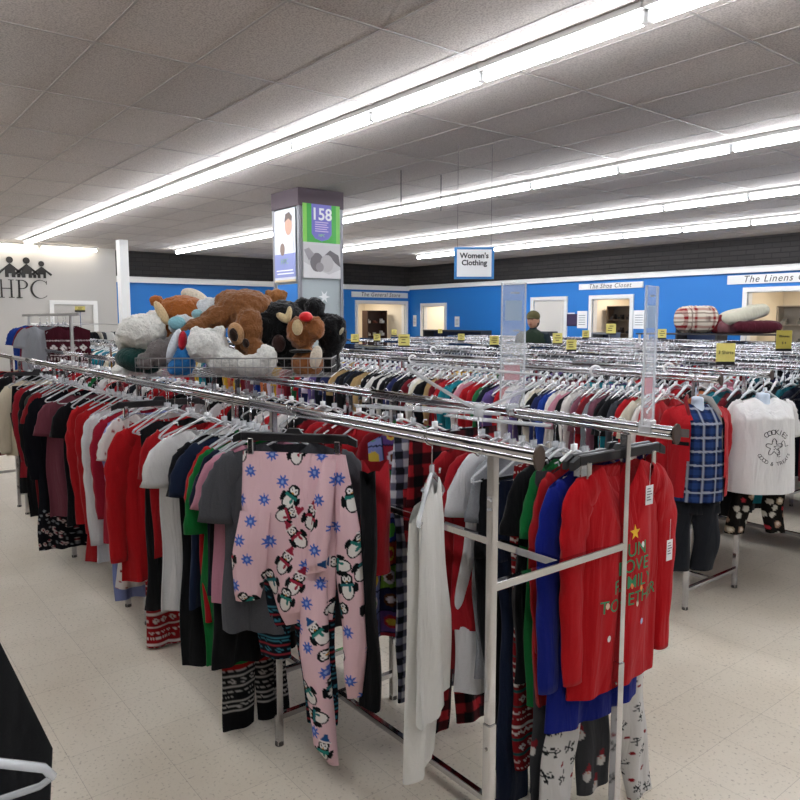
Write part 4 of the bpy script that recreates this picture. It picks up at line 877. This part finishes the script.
# ---------------------------------------------------------------- wall logo and signs
M_logo = pmat('black_sign_vinyl', '#17130f', .5)
lg = thing('wall_logo', 'black logo of three house people above the letters HPC on the grey wall', 'logo', (-17.795, 0, 0), R90)
for (c0, s) in ((3.36, 1.), (3.69, 1.), (3.99, .85)):
    z0 = 2.62
    link('head', MB().poly(disc(c0, z0+.37*s, .07*s, .07*s, 0, 0), -.012, 0).mesh('head', M_logo), lg)
    link('house_figure', MB().poly([(c0-.10*s, z0), (c0-.10*s, z0+.16*s), (c0-.22*s, z0+.05), (c0-.25*s, z0+.09), (c0, z0+.30*s), (c0+.25*s, z0+.09), (c0+.22*s, z0+.05), (c0+.10*s, z0+.16*s), (c0+.10*s, z0), (c0+.03, z0), (c0+.03, z0+.08), (c0-.03, z0+.08), (c0-.03, z0)], -.012, 0).mesh('figure', M_logo), lg)
for c0 in (3.525, 3.845): link('house_door', MB().poly(box2(c0-.03, c0+.03, 2.62, 2.70), -.012, 0).mesh('small_door', M_logo), lg)
zb, zt_ = 2.18, 2.57
for nm, polys in (('letter_h', [box2(3.16, 3.19, zb, zt_), box2(3.35, 3.385, zb, zt_), box2(3.19, 3.35, 2.37, 2.39), box2(3.12, 3.23, zb, zb+.015), box2(3.31, 3.42, zb, zb+.015), box2(3.31, 3.42, zt_-.015, zt_)]),
                  ('letter_p', [box2(3.50, 3.54, zb, zt_), box2(3.46, 3.58, zb, zb+.015)]), ('letter_c', [])):
    m = MB()
    for p in polys: m.poly(p, -.012, 0)
    if nm == 'letter_p':
        n = 14; o_ = [(3.57+.13*math.sin(PI*k/n), 2.47+.10*math.cos(PI*k/n)) for k in range(n+1)]; i_ = [(3.57+.095*math.sin(PI*k/n), 2.47+.082*math.cos(PI*k/n)) for k in range(n+1)]
        for k in range(n): m.poly([i_[k], i_[k+1], o_[k+1], o_[k]][::-1], -.012, 0)
        m.poly(box2(3.46, 3.57, 2.553, 2.57), -.012, 0).poly(box2(3.54, 3.57, 2.37, 2.388), -.012, 0)
    if nm == 'letter_c':
        n = 20; a0 = .75; 
        for k in range(n):
            q0 = a0+(2*PI-2*a0)*k/n; q1 = a0+(2*PI-2*a0)*(k+1)/n
            def P_(q, r_): return (3.94+r_*.95*math.cos(q), 2.375+r_*math.sin(q))
            t0 = .012+.03*abs(math.cos(q0))*(math.cos(q0) < 0); t1 = .012+.03*abs(math.cos(q1))*(math.cos(q1) < 0)
            m.poly([P_(q0, .205-t0), P_(q1, .205-t1), P_(q1, .205), P_(q0, .205)], -.012, 0)
        m.poly(box2(4.07, 4.082, 2.48, 2.56), -.012, 0)
    link(nm, m.mesh(nm, M_logo), lg)
def wall_sign(txt, label, M_, x0, x1, z0, z1, size, ox=0):
    o = thing('wall_sign', label, 'sign'); o.matrix_world = M_ @ Matrix.Translation(((x0+x1)/2, 0, (z0+z1)/2)); w_ = (x1-x0)/2; h_ = (z1-z0)/2
    link('board', MB().box(-w_, w_, -.05, -.0, -h_, h_, .004).mesh('board', M_white), o)
    link('lettering', text_mesh(txt, size, M_ink, shear=.25, space=1.15), o, (ox, -.053, 0))
wall_sign('The Shoe Closet', 'white sign reading The Shoe Closet above its doorway on the blue wall', TB, -11.5, -9.72, 2.43, 2.57, .15)
wall_sign('The Linens Closet', 'white sign reading The Linens Closet at the right end of the blue wall', TB, -7.75, -4.9, 2.42, 2.60, .19, -.28)
wall_sign('The General Store', 'white sign reading The General Store on the far end blue wall', RE, 12.5, 14.62, 2.38, 2.54, .17)
ws = thing('hanging_sign', 'blue framed white sign reading Women\'s Clothing hanging from the ceiling', 'sign', (-5.13, 4.97, 2.09), math.radians(51.6))
link('frame', MB().box(-.19, .19, -.008, .008, 0, .30).mesh('frame', pmat('sign_blue', '#2a78b8', .4)), ws); link('card', MB().box(-.165, .165, -.011, .011, .022, .278).mesh('card', M_paper), ws)
link('lettering', text_mesh("Women's\nClothing", .07, M_ink, bold=.002, lsp=.95), ws, (0, -.013, .185))
for s in (-1, 1): link('cord', MB().tube([(s*.16, 0, .3), (s*.16, 0, 1.25)], .002, 4).mesh('cord', M_ink), ws)
for (x, y, lab) in ((-6.53, 5.19, 'left'), (-6.46, 5.72, 'right')):
    thing('ceiling_rod', 'thin dark rod hanging from the ceiling right of the pillar, %s one' % lab, 'rod', (x, y, 2.95), me=MB().tube([(0, 0, 0), (0, 0, .4)], .006, 5).mesh('rod', M_ink))
# yellow size signs
def ysign(x, y, z, rz, txt, label, w_=.15, h_=.16, c=M_yellow, s=.036):
    o = thing('rack_sign', label, 'sign', (x, y, z), rz); link('card', MB().box(-w_/2, w_/2, -.002, .002, 0, h_).mesh('card', c), o)
    link('holder', MB().box(-w_/2, w_/2, -.006, .006, -.012, .008).mesh('holder', M_black_pl), o)
    link('stem', MB().tube([(0, 0, 1.37-z), (0, 0, -.01)], .004, 6).mesh('stem', M_chrome), o)
    b_ = MB(); r_ = random.Random(int(abs(x*100)))
    if not txt:
        for k in range(3): b_.box(-w_*r_.uniform(.15, .35), w_*r_.uniform(.1, .35), -.004, -.002, h_*(.72-.22*k), h_*(.80-.22*k))
        link('small_print', b_.mesh('print', pmat('brown_ink', '#6a5a30', .6)), o)
    if txt: link('lettering', text_mesh(txt, s, M_ink), o, (0, -.003, h_*.52))
ysign(-2.36, 4.5, 1.43, .9, '3 Shirts', 'yellow card reading 3 Shirts on a rack left of the white tee', .118, .125, s=.032)
ysign(-2.63, 5.9, 1.47, .9, 'Blouses\n\n$ 4', 'yellow card with price standing behind the 3 Shirts card', .12, .15, s=.026, c=pmat('dull_yellow_card', '#b3a445', .6))
for i, (px, Y, wv, z, lab) in enumerate([(355, 5.3, .10, 1.42, 'first right of the pillar'), (377, 5.9, .09, 1.42, 'second right of the pillar'), (394, 7.5, .09, 1.45, 'small one above the jeans'), (404, 5.3, .13, 1.40, 'widest one over the jeans'), (440, 9.1, .08, 1.45, 'right of the jeans'), (461, 6.9, .09, 1.42, 'midway between jeans and tall clear sign'),
        (494, 5.9, .10, 1.42, 'just left of the tall clear sign'), (557, 6.9, .12, 1.42, 'just right of the hooded shopper'), (571, 5.9, .10, 1.40, 'low one right of the shopper'), (585, 8.5, .10, 1.45, 'before the white wall notices'), (610, 9.1, .14, 1.5, 'in front of the shoe room door'), (661, 9.1, .12, 1.45, 'left of the plaid comforter'), (300, 3.9, .09, 1.40, 'hanging below the toy basket')]):
    u = (px-400)/733; d = Y/(.6211+.7836*u); X = -.7836*d+.6211*u*d
    ysign(X, Y, z, .95+((i*37) % 5-2)*.06, None, 'small yellow card on the far racks, %s' % lab, wv, wv*1.05)
ysign(-12.6, 4.4, 1.45, .95, None, 'yellow card right of the snowflake sweater at far left', .22, .11); ysign(-12.0, 5.0, 1.45, .95, None, 'yellow card just left of the white plush bear', .26, .12)
# tall clear acrylic size signs on the rear rail
M_acr = pmat('clear_acrylic', (.9, .93, .96), .08, 0, .8, alpha=.26)
for (x, y, rz, ww, hh, lab, cc) in ((-1.80, 1.94, .98, .085, .44, 'tall clear acrylic sign with faded print standing on the rear rail, left one', '#d07a84'), (-1.25, 1.94, 1.75, .08, .41, 'tall clear acrylic sign seen nearly edge-on near the rail end', '#d8606c')):
    o = thing('acrylic_sign', lab, 'sign', (x, y, 1.39), rz)
    link('panel', MB().box(-ww/2, ww/2, -.007, .007, 0, hh, .003).mesh('panel', M_acr), o); link('frame', MB().tube([(-ww/2, 0, 0), (ww/2, 0, 0), (ww/2, 0, hh), (-ww/2, 0, hh)], .0035, 6, closed=True).mesh('frame', M_clear), o)
    link('clamp', MB().box(-.02, .02, -.02, .02, -.03, .012, .003).mesh('clamp', M_clear), o)
    m = MB(); r_ = random.Random(3)
    for k in range(9): a = r_.uniform(-ww*.38, 0); zz = .05+k*hh*.1; m.box(a, a+r_.uniform(.015, ww*.4), -.0015, .0015, zz, zz+.006)
    link('faded_print', m.mesh('print', pmat('grey_print', '#9aa3ad', .5, alpha=.6)), o)
    link('pink_block', MB().box(-ww*.35, ww*.3, -.002, .002, hh*.22, hh*.34).mesh('block', pmat('pink_'+cc, cc, .5, alpha=.5)), o)
    link('blue_block', MB().box(-ww*.35, ww*.35, -.002, .002, hh*.70, hh*.86).mesh('block', pmat('pale_blue_print', '#a8c4dc', .5, alpha=.6)), o)
# white size divider rings
for i, (x, y, lab) in enumerate([(-4.75, 3.9, 'front rail of the mannequin row'), (-6.1, 5.3, 'third row left of the tall clear sign'), (-2.9, 3.9, 'mannequin row right of the tall clear sign'), (-2.75, 4.5, 'rear rail left of the red jacket')]):
    thing('divider_ring', 'round white size divider on the %s' % lab, 'size divider', (x, y, 1.375), .5, me=MB().tube([(.032*math.cos(2*PI*k/16), 0, .032*math.sin(2*PI*k/16)) for k in range(16)], .008, 6, closed=True, sy=.5).mesh('ring', M_white_pl, True))

# ---------------------------------------------------------------- tall rack with the snowflake sweater at far left
tr = thing('clothes_rack', 'taller single-rail rack behind the far left end of the front rack', 'clothes rack', (-9.4, 2.15, 0))
link('rail', MB().box(-1.3, 1.3, -.015, .015, 1.745, 1.775, .004).mesh('rail', M_steel), tr)
for s in (-1, 1): link('post', MB().box(s*1.0-.015, s*1.0+.015, -.015, .015, 0, 1.745).mesh('post', M_steel), tr); link('foot_bar', MB().box(s*1.0-.015, s*1.0+.015, -.3, .3, 0, .03).mesh('foot_bar', M_steel), tr)
def snow_paint(A):
    c = np.repeat(pc('#4a1422')[0][None], len(A), 0); x = A[:, 0]; z = -A[:, 2]
    for zc, k in ((.36, 1), (.60, 1)):
        u = (x/.10) % 1-.5; dx = u*.10; dz = z-zc; r_ = np.hypot(dx, dz); a = np.arctan2(dz, dx); c[(r_ < .022+.014*np.abs(np.cos(2*a))) & (r_ > .007)] = L('#dcd4d2')
    for zc in (.28, .44, .52): c[np.abs(z-zc) < .006] = L('#c9bcbc')
    m = np.abs(z-.48) < .018; c[m & ((x/.03) % 1 < .45)] = L('#dcd4d2'); return c
tm = [('snowflake sweater', '#3d1520', -8.33, 'maroon sweater with white snowflake bands on the tall rack', snow_paint), ('t', '#9a9da3', -8.42, 'light grey tee left of the maroon snowflake sweater', None), ('t', '#141518', -8.65, 'black shirt between grey tee and red patterned shirt, tall rack', None),
      ('t', '#a82430', -8.9, 'bright red shirt on the tall rack at far left', None), ('t', '#7a1a26', -9.15, 'dotted dark red shirt on the tall rack', None), ('s', '#1f3f94', -9.5, 'royal blue printed sweater on the tall rack at the left edge', scatter('#1f3f94', [blob('#e0e4ea', .02, .02)], 18, (-.2, .2, -.7, -.2), 2))]
for i, (k, c, x, lab, pt) in enumerate(tm):
    x -= .3; mb = shirt(w=.46, Ln=.60, sl='short' if i else None, seed=120+i, res=.008 if pt else .016)
    thing('sweater' if i in (0, 5) else 'shirt', lab, 'sweater' if i in (0, 5) else 'shirt', (x, 2.07+(.10 if i == 0 else -.12 if i == 1 else 0), 1.755), R90-.2, None, mb.mesh('sweater', vcol() if pt else cloth(c), True, pt))
    hanger(x, 2.15, 1.755, R90-.2, 'clear hanger holding the %s' % lab.split(' on ')[0].split(',')[0], 'clear')
ysign(-8.6, 2.3, 1.80, .95, None, 'small yellow card on top of the tall rack at far left', .11, .05); 
# clothes rails at the far left, in front of the grey wall
mb, pt = replicate(np.array(ssm[0].v), ssm[0].f, np.arange(-10.6, -15.5, -.09), 3.6, 1.36, ['#d8d6d2', '#3f7f9a', '#15171c', '#e6e0c8', '#6c7078', '#7c1c28', '#1f8a9a'], 77); stuff('packed_clothes', 'packed clothes on the far rail below the yellow cards, left of the white bear', 'clothes', mb, pt, vcol('packed_cloth'))
mb, pt = replicate(hv, hf, np.arange(-9.4, -15.5, -.06), 3.6, 1.37, hcol, 78); stuff('clothes_hangers', 'hangers crowding the far left rail below the yellow cards', 'hangers', mb, pt, M_hst)
for i in range(3): rack(-10.5-1.5*i, 3.3, 'chrome clothes rack before the grey wall, %s from the toys' % ORD[i], 'chrome racks before the grey wall', upper=False)
rk = thing('clothes_rack', 'thin high wire rack rail before the grey wall door', 'clothes rack', (-15.3, 4.6, 0)); link('rail', MB().tube([(0, -1.4, 1.62), (0, 1.3, 1.62)], .012, 6).mesh('rail', M_steel), rk)
for s in (-1.3, 1.2): link('post', MB().tube([(0, s, 0), (0, s, 1.62)], .014, 6).mesh('post', M_steel), rk)
mb, pt = replicate(np.array(ssm[1].v), ssm[1].f, np.arange(-1.3, 1.2, .1), 0, 1.6, ['#15171c', '#3a3d44', '#b0a89c', '#15171c', '#d8d6d2'], 79)
o = stuff('packed_clothes', 'dark clothes hanging on the rail before the grey wall door', 'clothes', mb, pt, vcol('packed_cloth')); o.location = (-15.3, 4.6, 0); o.rotation_euler = (0, 0, R90)

# ---------------------------------------------------------------- shopper between the far racks
pxo, pyo = -7.02, 7.98
m = MB()
sk = MB(); 
body = bpy.data.meshes.new('person'); J = [(0, 0, .95), (0, 0, 1.2), (0, .01, 1.42), (0, .0, 1.50), (0, -.02, 1.58), (-.10, 0, .9), (-.11, .0, .5), (-.11, .02, .06), (-.11, -.12, .04), (.10, 0, .9), (.11, 0, .5), (.11, .02, .06), (.11, -.12, .04), (-.19, 0, 1.42), (-.26, -.02, 1.16), (-.22, -.20, 1.02), (-.2, -.28, 1.0), (.19, 0, 1.42), (.26, -.02, 1.16), (.22, -.20, 1.02), (.2, -.28, 1.0)]
ED = [(0, 1), (1, 2), (2, 3), (3, 4), (0, 5), (5, 6), (6, 7), (7, 8), (0, 9), (9, 10), (10, 11), (11, 12), (2, 13), (13, 14), (14, 15), (15, 16), (2, 17), (17, 18), (18, 19), (19, 20)]
RD = [(.17, .12), (.15, .11), (.17, .11), (.06, .06), (.06, .06), (.09, .09), (.065, .065), (.05, .05), (.04, .03), (.09, .09), (.065, .065), (.05, .05), (.04, .03), (.08, .08), (.055, .055), (.04, .04), (.035, .02), (.08, .08), (.055, .055), (.04, .04), (.035, .02)]
body.from_pydata(J, ED, []); pe = thing('person', 'person in a dark green jacket and olive cap browsing among the far racks', 'person', (pxo, pyo, .04), .35, me=body)
body.materials.append(cloth('#22303a')); mm = pe.modifiers.new('skin', 'SKIN'); mm.use_smooth_shade = True
sv_ = body.skin_vertices[0].data if body.skin_vertices else None
if sv_ is None:
    bpy.context.view_layer.objects.active = pe; pe.select_set(True)
    try: bpy.ops.mesh.customdata_skin_add()
    except Exception: pass
    sv_ = body.skin_vertices[0].data
for v, r_ in zip(sv_, RD): v.radius = r_
sv_[0].use_root = True
ms = pe.modifiers.new('sub', 'SUBSURF'); ms.levels = 2; ms.render_levels = 2
link('jacket', MB().rings(np.array([[(w_*math.cos(2*PI*k/28), d_*math.sin(2*PI*k/28), z) for k in range(28)] for z, w_, d_ in ((1.53, .06, .06), (1.50, .11, .09), (1.46, .21, .12), (1.38, .245, .14), (1.2, .235, .15), (.95, .23, .15), (.82, .23, .15))])).mesh('jacket', cloth('#2b3a2c'), True), pe)
M_skin = pmat('skin', '#b98a70', .6)
hd = MB().ell((0, -.02, 1.655), (.078, .098, .118), 20, 14).ell((0, -.115, 1.645), (.014, .02, .02), 8, 6).ell((-.078, -.01, 1.65), (.012, .022, .03), 8, 6).ell((.078, -.01, 1.65), (.012, .022, .03), 8, 6)
h_ = link('head', hd.mesh('head', M_skin, True), pe); remesh(h_, .008, 2)
for s in (-1, 1): link('eye', MB().ell((s*.03, -.112, 1.665), (.01, .006, .007), 8, 6).mesh('eye', M_ink, True), h_)
link('mouth', MB().ell((0, -.112, 1.60), (.022, .006, .005), 8, 6).mesh('mouth', pmat('lips', '#8a4a44', .6), True), h_)
link('hair', MB().ell((0, .01, 1.64), (.085, .09, .10), 16, 10).mesh('hair', pmat('brown_hair', '#4a3a2c', .8), True), pe)
link('cap', MB().ell((0, -.01, 1.71), (.095, .11, .085), 18, 10).ell((0, -.12, 1.69), (.07, .06, .012), 14, 6).mesh('cap', cloth('#6a6440'), True), pe)
for s in (-1, 1):
    hb = MB().ell((s*.2, -.31, 1.0), (.03, .04, .014), 10, 6)
    for k in range(4): hb.tube([(s*(.18+.014*k), -.34, 1.0), (s*(.18+.014*k), -.375+.006*abs(k-1.5), .995), (s*(.18+.014*k), -.395+.008*abs(k-1.5), .98)], [.008, .0075, .006], 6)
    hb.tube([(s*.175, -.30, 1.0), (s*.155, -.325, .995), (s*.15, -.345, .985)], [.01, .008, .007], 6); link('hand', hb.mesh('hand', M_skin, True), pe)

# ---------------------------------------------------------------- things along the back wall
sb = thing('rack_shelf', 'wire shelf high on the far racks carrying folded bedding', 'shelf', (-5.75, 10.45, 1.50), .35)
link('shelf_top', MB().box(-1.0, 1.0, -.3, .3, -.02, .0).mesh('top', pmat('dark_shelf', '#2a2628', .6)), sb)
for sx in (-.95, .95): link('post', MB().box(sx-.015, sx+.015, -.28, -.25, -1.5, -.02).mesh('post', M_steel), sb); link('post', MB().box(sx-.015, sx+.015, .25, .28, -1.5, -.02).mesh('post', M_steel), sb)
def pillow(label, x, y, z, rx, ry, rz_, mat, rot=0, paint=None, cat='pillow', tilt=0):
    m = MB(); nu, nv = (120, 60) if paint else (40, 24)
    P = np.zeros((nv, nu, 3))
    for i in range(nv):
        a = -PI/2+PI*(i+.5)/nv
        for k in range(nu):
            q = 2*PI*k/nu; sq = lambda v, e: math.copysign(abs(v)**e, v)
            P[i, k] = (rx*sq(math.cos(a), .35)*sq(math.cos(q), .4), ry*sq(math.cos(a), .35)*sq(math.sin(q), .4), rz_*math.sin(a)*(1+.08*math.sin(5*q+3*a)))
    m.rings(P[:, ::-1], cap0=True, cap1=True); return thing(cat.replace(' ', '_'), label, cat, (x, y, z), 0, None, m.mesh(cat, vcol() if paint else mat, True, paint), rot=(0, tilt, rot))
pillow('red and cream plaid comforter piled on the far racks', -5.95, 10.42, 1.71, .27, .30, .19, None, .9, plaid('#e0d6c4', '#9a1c26', '#4a1a22', .13, .3), 'comforter')
pillow('dark red folded blanket right of the plaid comforter', -5.62, 10.62, 1.64, .2, .2, .13, cloth('#7c1f2a'), .5, None, 'blanket')
pillow('white printed pillow slanting on the far racks', -5.38, 10.72, 1.78, .34, .2, .10, cloth('#cfccb8'), .9, None, 'pillow', -.25)
pillow('maroon pillow under the white printed pillow', -5.25, 10.78, 1.60, .36, .22, .09, cloth('#5a1c2a'), .9)
pillow('mauve folded blanket between the comforter and the pillows', -5.55, 10.62, 1.6, .2, .18, .1, cloth('#8a5a60'), .9, None, 'blanket')
def notice(x, z, w_, h_, lab, c=M_paper, Yn=YB-.01, tx=None):
    o = thing('wall_notice', lab, 'notice', (x, Yn, z)); link('sheet', MB().box(-w_/2, w_/2, -.004, 0, 0, h_).mesh('sheet', c), o)
    b = MB()
    for k in range(5): b.box(-w_*.35, w_*.3, -.006, -.004, h_*(.2+.13*k), h_*(.22+.13*k)+.004)
    link('print_lines', b.mesh('print', pmat('grey_ink', '#6a6a70', .6)), o)
notice(-9.8, 1.5, .32, .42, 'white notice on the blue wall right of the shoe room door'); notice(-11.4, 1.5, .3, .42, 'white notice on the blue wall left of the shoe room door'); notice(-11.8, 1.62, .34, .26, 'low white notice right of the closed pale door')
notice(-15.9, 1.5, .2, .3, 'small white notice right of the corner doorway'); notice(-17.85, 1.5, .16, .35, 'small white notice beside the wall corner')
notice(-8.3, 1.62, .24, .26, 'pale blue notice on the blue wall above the pillows', pmat('pale_blue_card', '#8cc8e0', .6))
thing('wall_switch', 'small white box on the far blue wall left of the General Store sign', 'switch box', (XL+.01, 12.15, 2.2), R90, me=MB().box(-.05, .05, -.04, 0, -.1, .1, .01).mesh('switch', M_white_pl))
thing('picture_screen', 'small dark framed picture beside the pale closed door', 'picture', (-11.75, YB-.0, 1.55), me=MB().box(-.2, .2, -.03, 0, 0, .3, .01).mesh('screen', pmat('purple_dark', '#3a2a4c', .4)))
# dark display units along the back wall
for i, (x, wv, c, lab) in enumerate([(-15.2, 2.4, '#33363c', 'long dark counter rail along the blue wall near the corner'), (-12.2, .9, '#2a2d34', 'dark display unit in front of the pale closed door'), (-10.2, .5, '#6a6e74', 'grey wire display unit before the shoe room door'), (-7.9, .9, '#222024', 'dark low shelf unit behind the pillows')]):
    o = thing('display_shelf', lab, 'shelf unit', (x, YB-.7, 0))
    zt = 1.42 if i != 3 else 1.62
    link('top_board', MB().box(-wv/2, wv/2, -.2, .2, zt-.04, zt).mesh('board', pmat('board_'+c, c, .5)), o)
    for sx in (-1, 1): link('side_panel', MB().box(sx*(wv/2-.02)-.02, sx*(wv/2-.02)+.02, -.2, .2, 0, zt-.04).mesh('side', pmat('board_'+c, c, .5)), o)
    for z in (.3, .7, 1.1): link('shelf', MB().box(-wv/2+.04, wv/2-.04, -.2, .2, z-.02, z).mesh('shelf', pmat('board_'+c, c, .5)), o)
    link('back_panel', MB().box(-wv/2+.04, wv/2-.04, .18, .2, 0, zt-.04).mesh('back', pmat('navy_panel', '#1c2c50', .7)), o)
# shelves and goods inside the rooms
def shelf_unit(label, x, y, rz, w_, h_, c, n, items, ic):
    o = thing('shelf_unit', label, 'shelf unit', (x, y, 0), rz); m = pmat('wood_'+c, c, .5)
    for sx in (-1, 1): link('side_panel', MB().box(sx*w_/2-.015, sx*w_/2+.015, -.15, .15, 0, h_).mesh('side', m), o)
    link('back_panel', MB().box(-w_/2, w_/2, .13, .15, 0, h_).mesh('back', m), o)
    for k in range(n+1): link('shelf', MB().box(-w_/2+.015, w_/2-.015, -.15, .13, h_*k/n-.02 if k else 0, h_*k/n if k else .02).mesh('shelf', m), o)
    r_ = random.Random(len(label))
    for k in range(int(n*.55), n):
        for j in range(items):
            xx = -w_/2+.1+(w_-.2)*j/max(1, items-1); q = .05
            X = x+math.cos(rz)*xx; Y = y+math.sin(rz)*xx; hh = r_.uniform(.08, .16); cc = r_.choice(ic)
            thing('stored_box' if ic[0] != '#111111' else 'shoe', ('%s on the %s' % ({'#111111': 'dark shoe'}.get(ic[0], 'small stored item'), label.split(' in')[0])), 'shoe' if ic[0] == '#111111' else 'box', (X, Y, h_*k/n), rz, 'goods on the %s' % label, MB().box(-q, q, -.10, .06, 0, hh*.6, .012).box(-q*.9, q*.9, -.02, .06, hh*.6, hh, .01).mesh('item', pmat('item_'+cc, cc, .6)))
shelf_unit('dark brown shelf in the General Store opening', XL-1.0, 14.1, R90, .75, 2.0, '#3a2218', 5, 3, ['#c9c2b4', '#8a4a3a', '#d8d4cc'])
shelf_unit('shoe shelf in the shoe room', -11.0, YB+1.2, 0, .9, 2.05, '#6a5a48', 6, 4, ['#111111', '#2a2220', '#3a302a'])
shelf_unit('orange brown cabinet in the shoe room', -10.15, YB+.9, .5, .55, 2.15, '#a8642c', 5, 2, ['#8a5a34', '#b07a48'])
shelf_unit('metal shelf in the small corner room', -16.9, YB+1.3, 0, .9, 1.8, '#8a7f70', 5, 4, ['#7a5a44', '#5a4a40', '#b09a80'])
shelf_unit('wide linen shelf in the linens room', -6.4, YB+1.5, 0, 1.9, 2.0, '#9a8f80', 5, 6, ['#5a564e', '#b8b09c', '#e0c080', '#8a8478'])

# ---------------------------------------------------------------- rack at the photographer's left
nr = thing('clothes_rack', 'rack at the lower left corner beside the camera', 'clothes rack', (-1.2, -.08, 0))
link('rail', MB().box(-1.0, .5, -.0155, .0155, 1.353, 1.387, .006).mesh('rail', M_chrome), nr)
for s in (-.9, .45): link('post', MB().box(s-.014, s+.014, -.014, .014, 0, 1.353).mesh('post', M_chrome), nr)
kb = shirt(w=.575, Ln=.95, sl=None, seed=140, res=.012, flare=.0, fold=.008, slope=3., neck=.22, zs=-.04, scoop=.02)
thing('dress', 'black top hanging at the lower left corner, nearest the camera', 'dress', (-1.0, -.08, 1.38), R90, None, kb.mesh('dress', cloth('#0d0e11'), True))
kp = shirt(w=.485, Ln=.9, sl=None, seed=141, res=.005, flare=.0, fold=.006, zs=-.06, slope=3., neck=.15, scoop=.02)
thing('dress', 'white top with black and red geometric print at the lower left corner', 'dress', (-.93, -.08, 1.38), R90, None, kp.mesh('dress', vcol(), True, nordic('#d8d4d0', '#16161a', '#a81c28', per=.09)))
hanger(-.80, -.035, 1.425, 1.52, 'clear curved hanger end poking in at the lower left corner', 'clear', tilt=(0, .0))
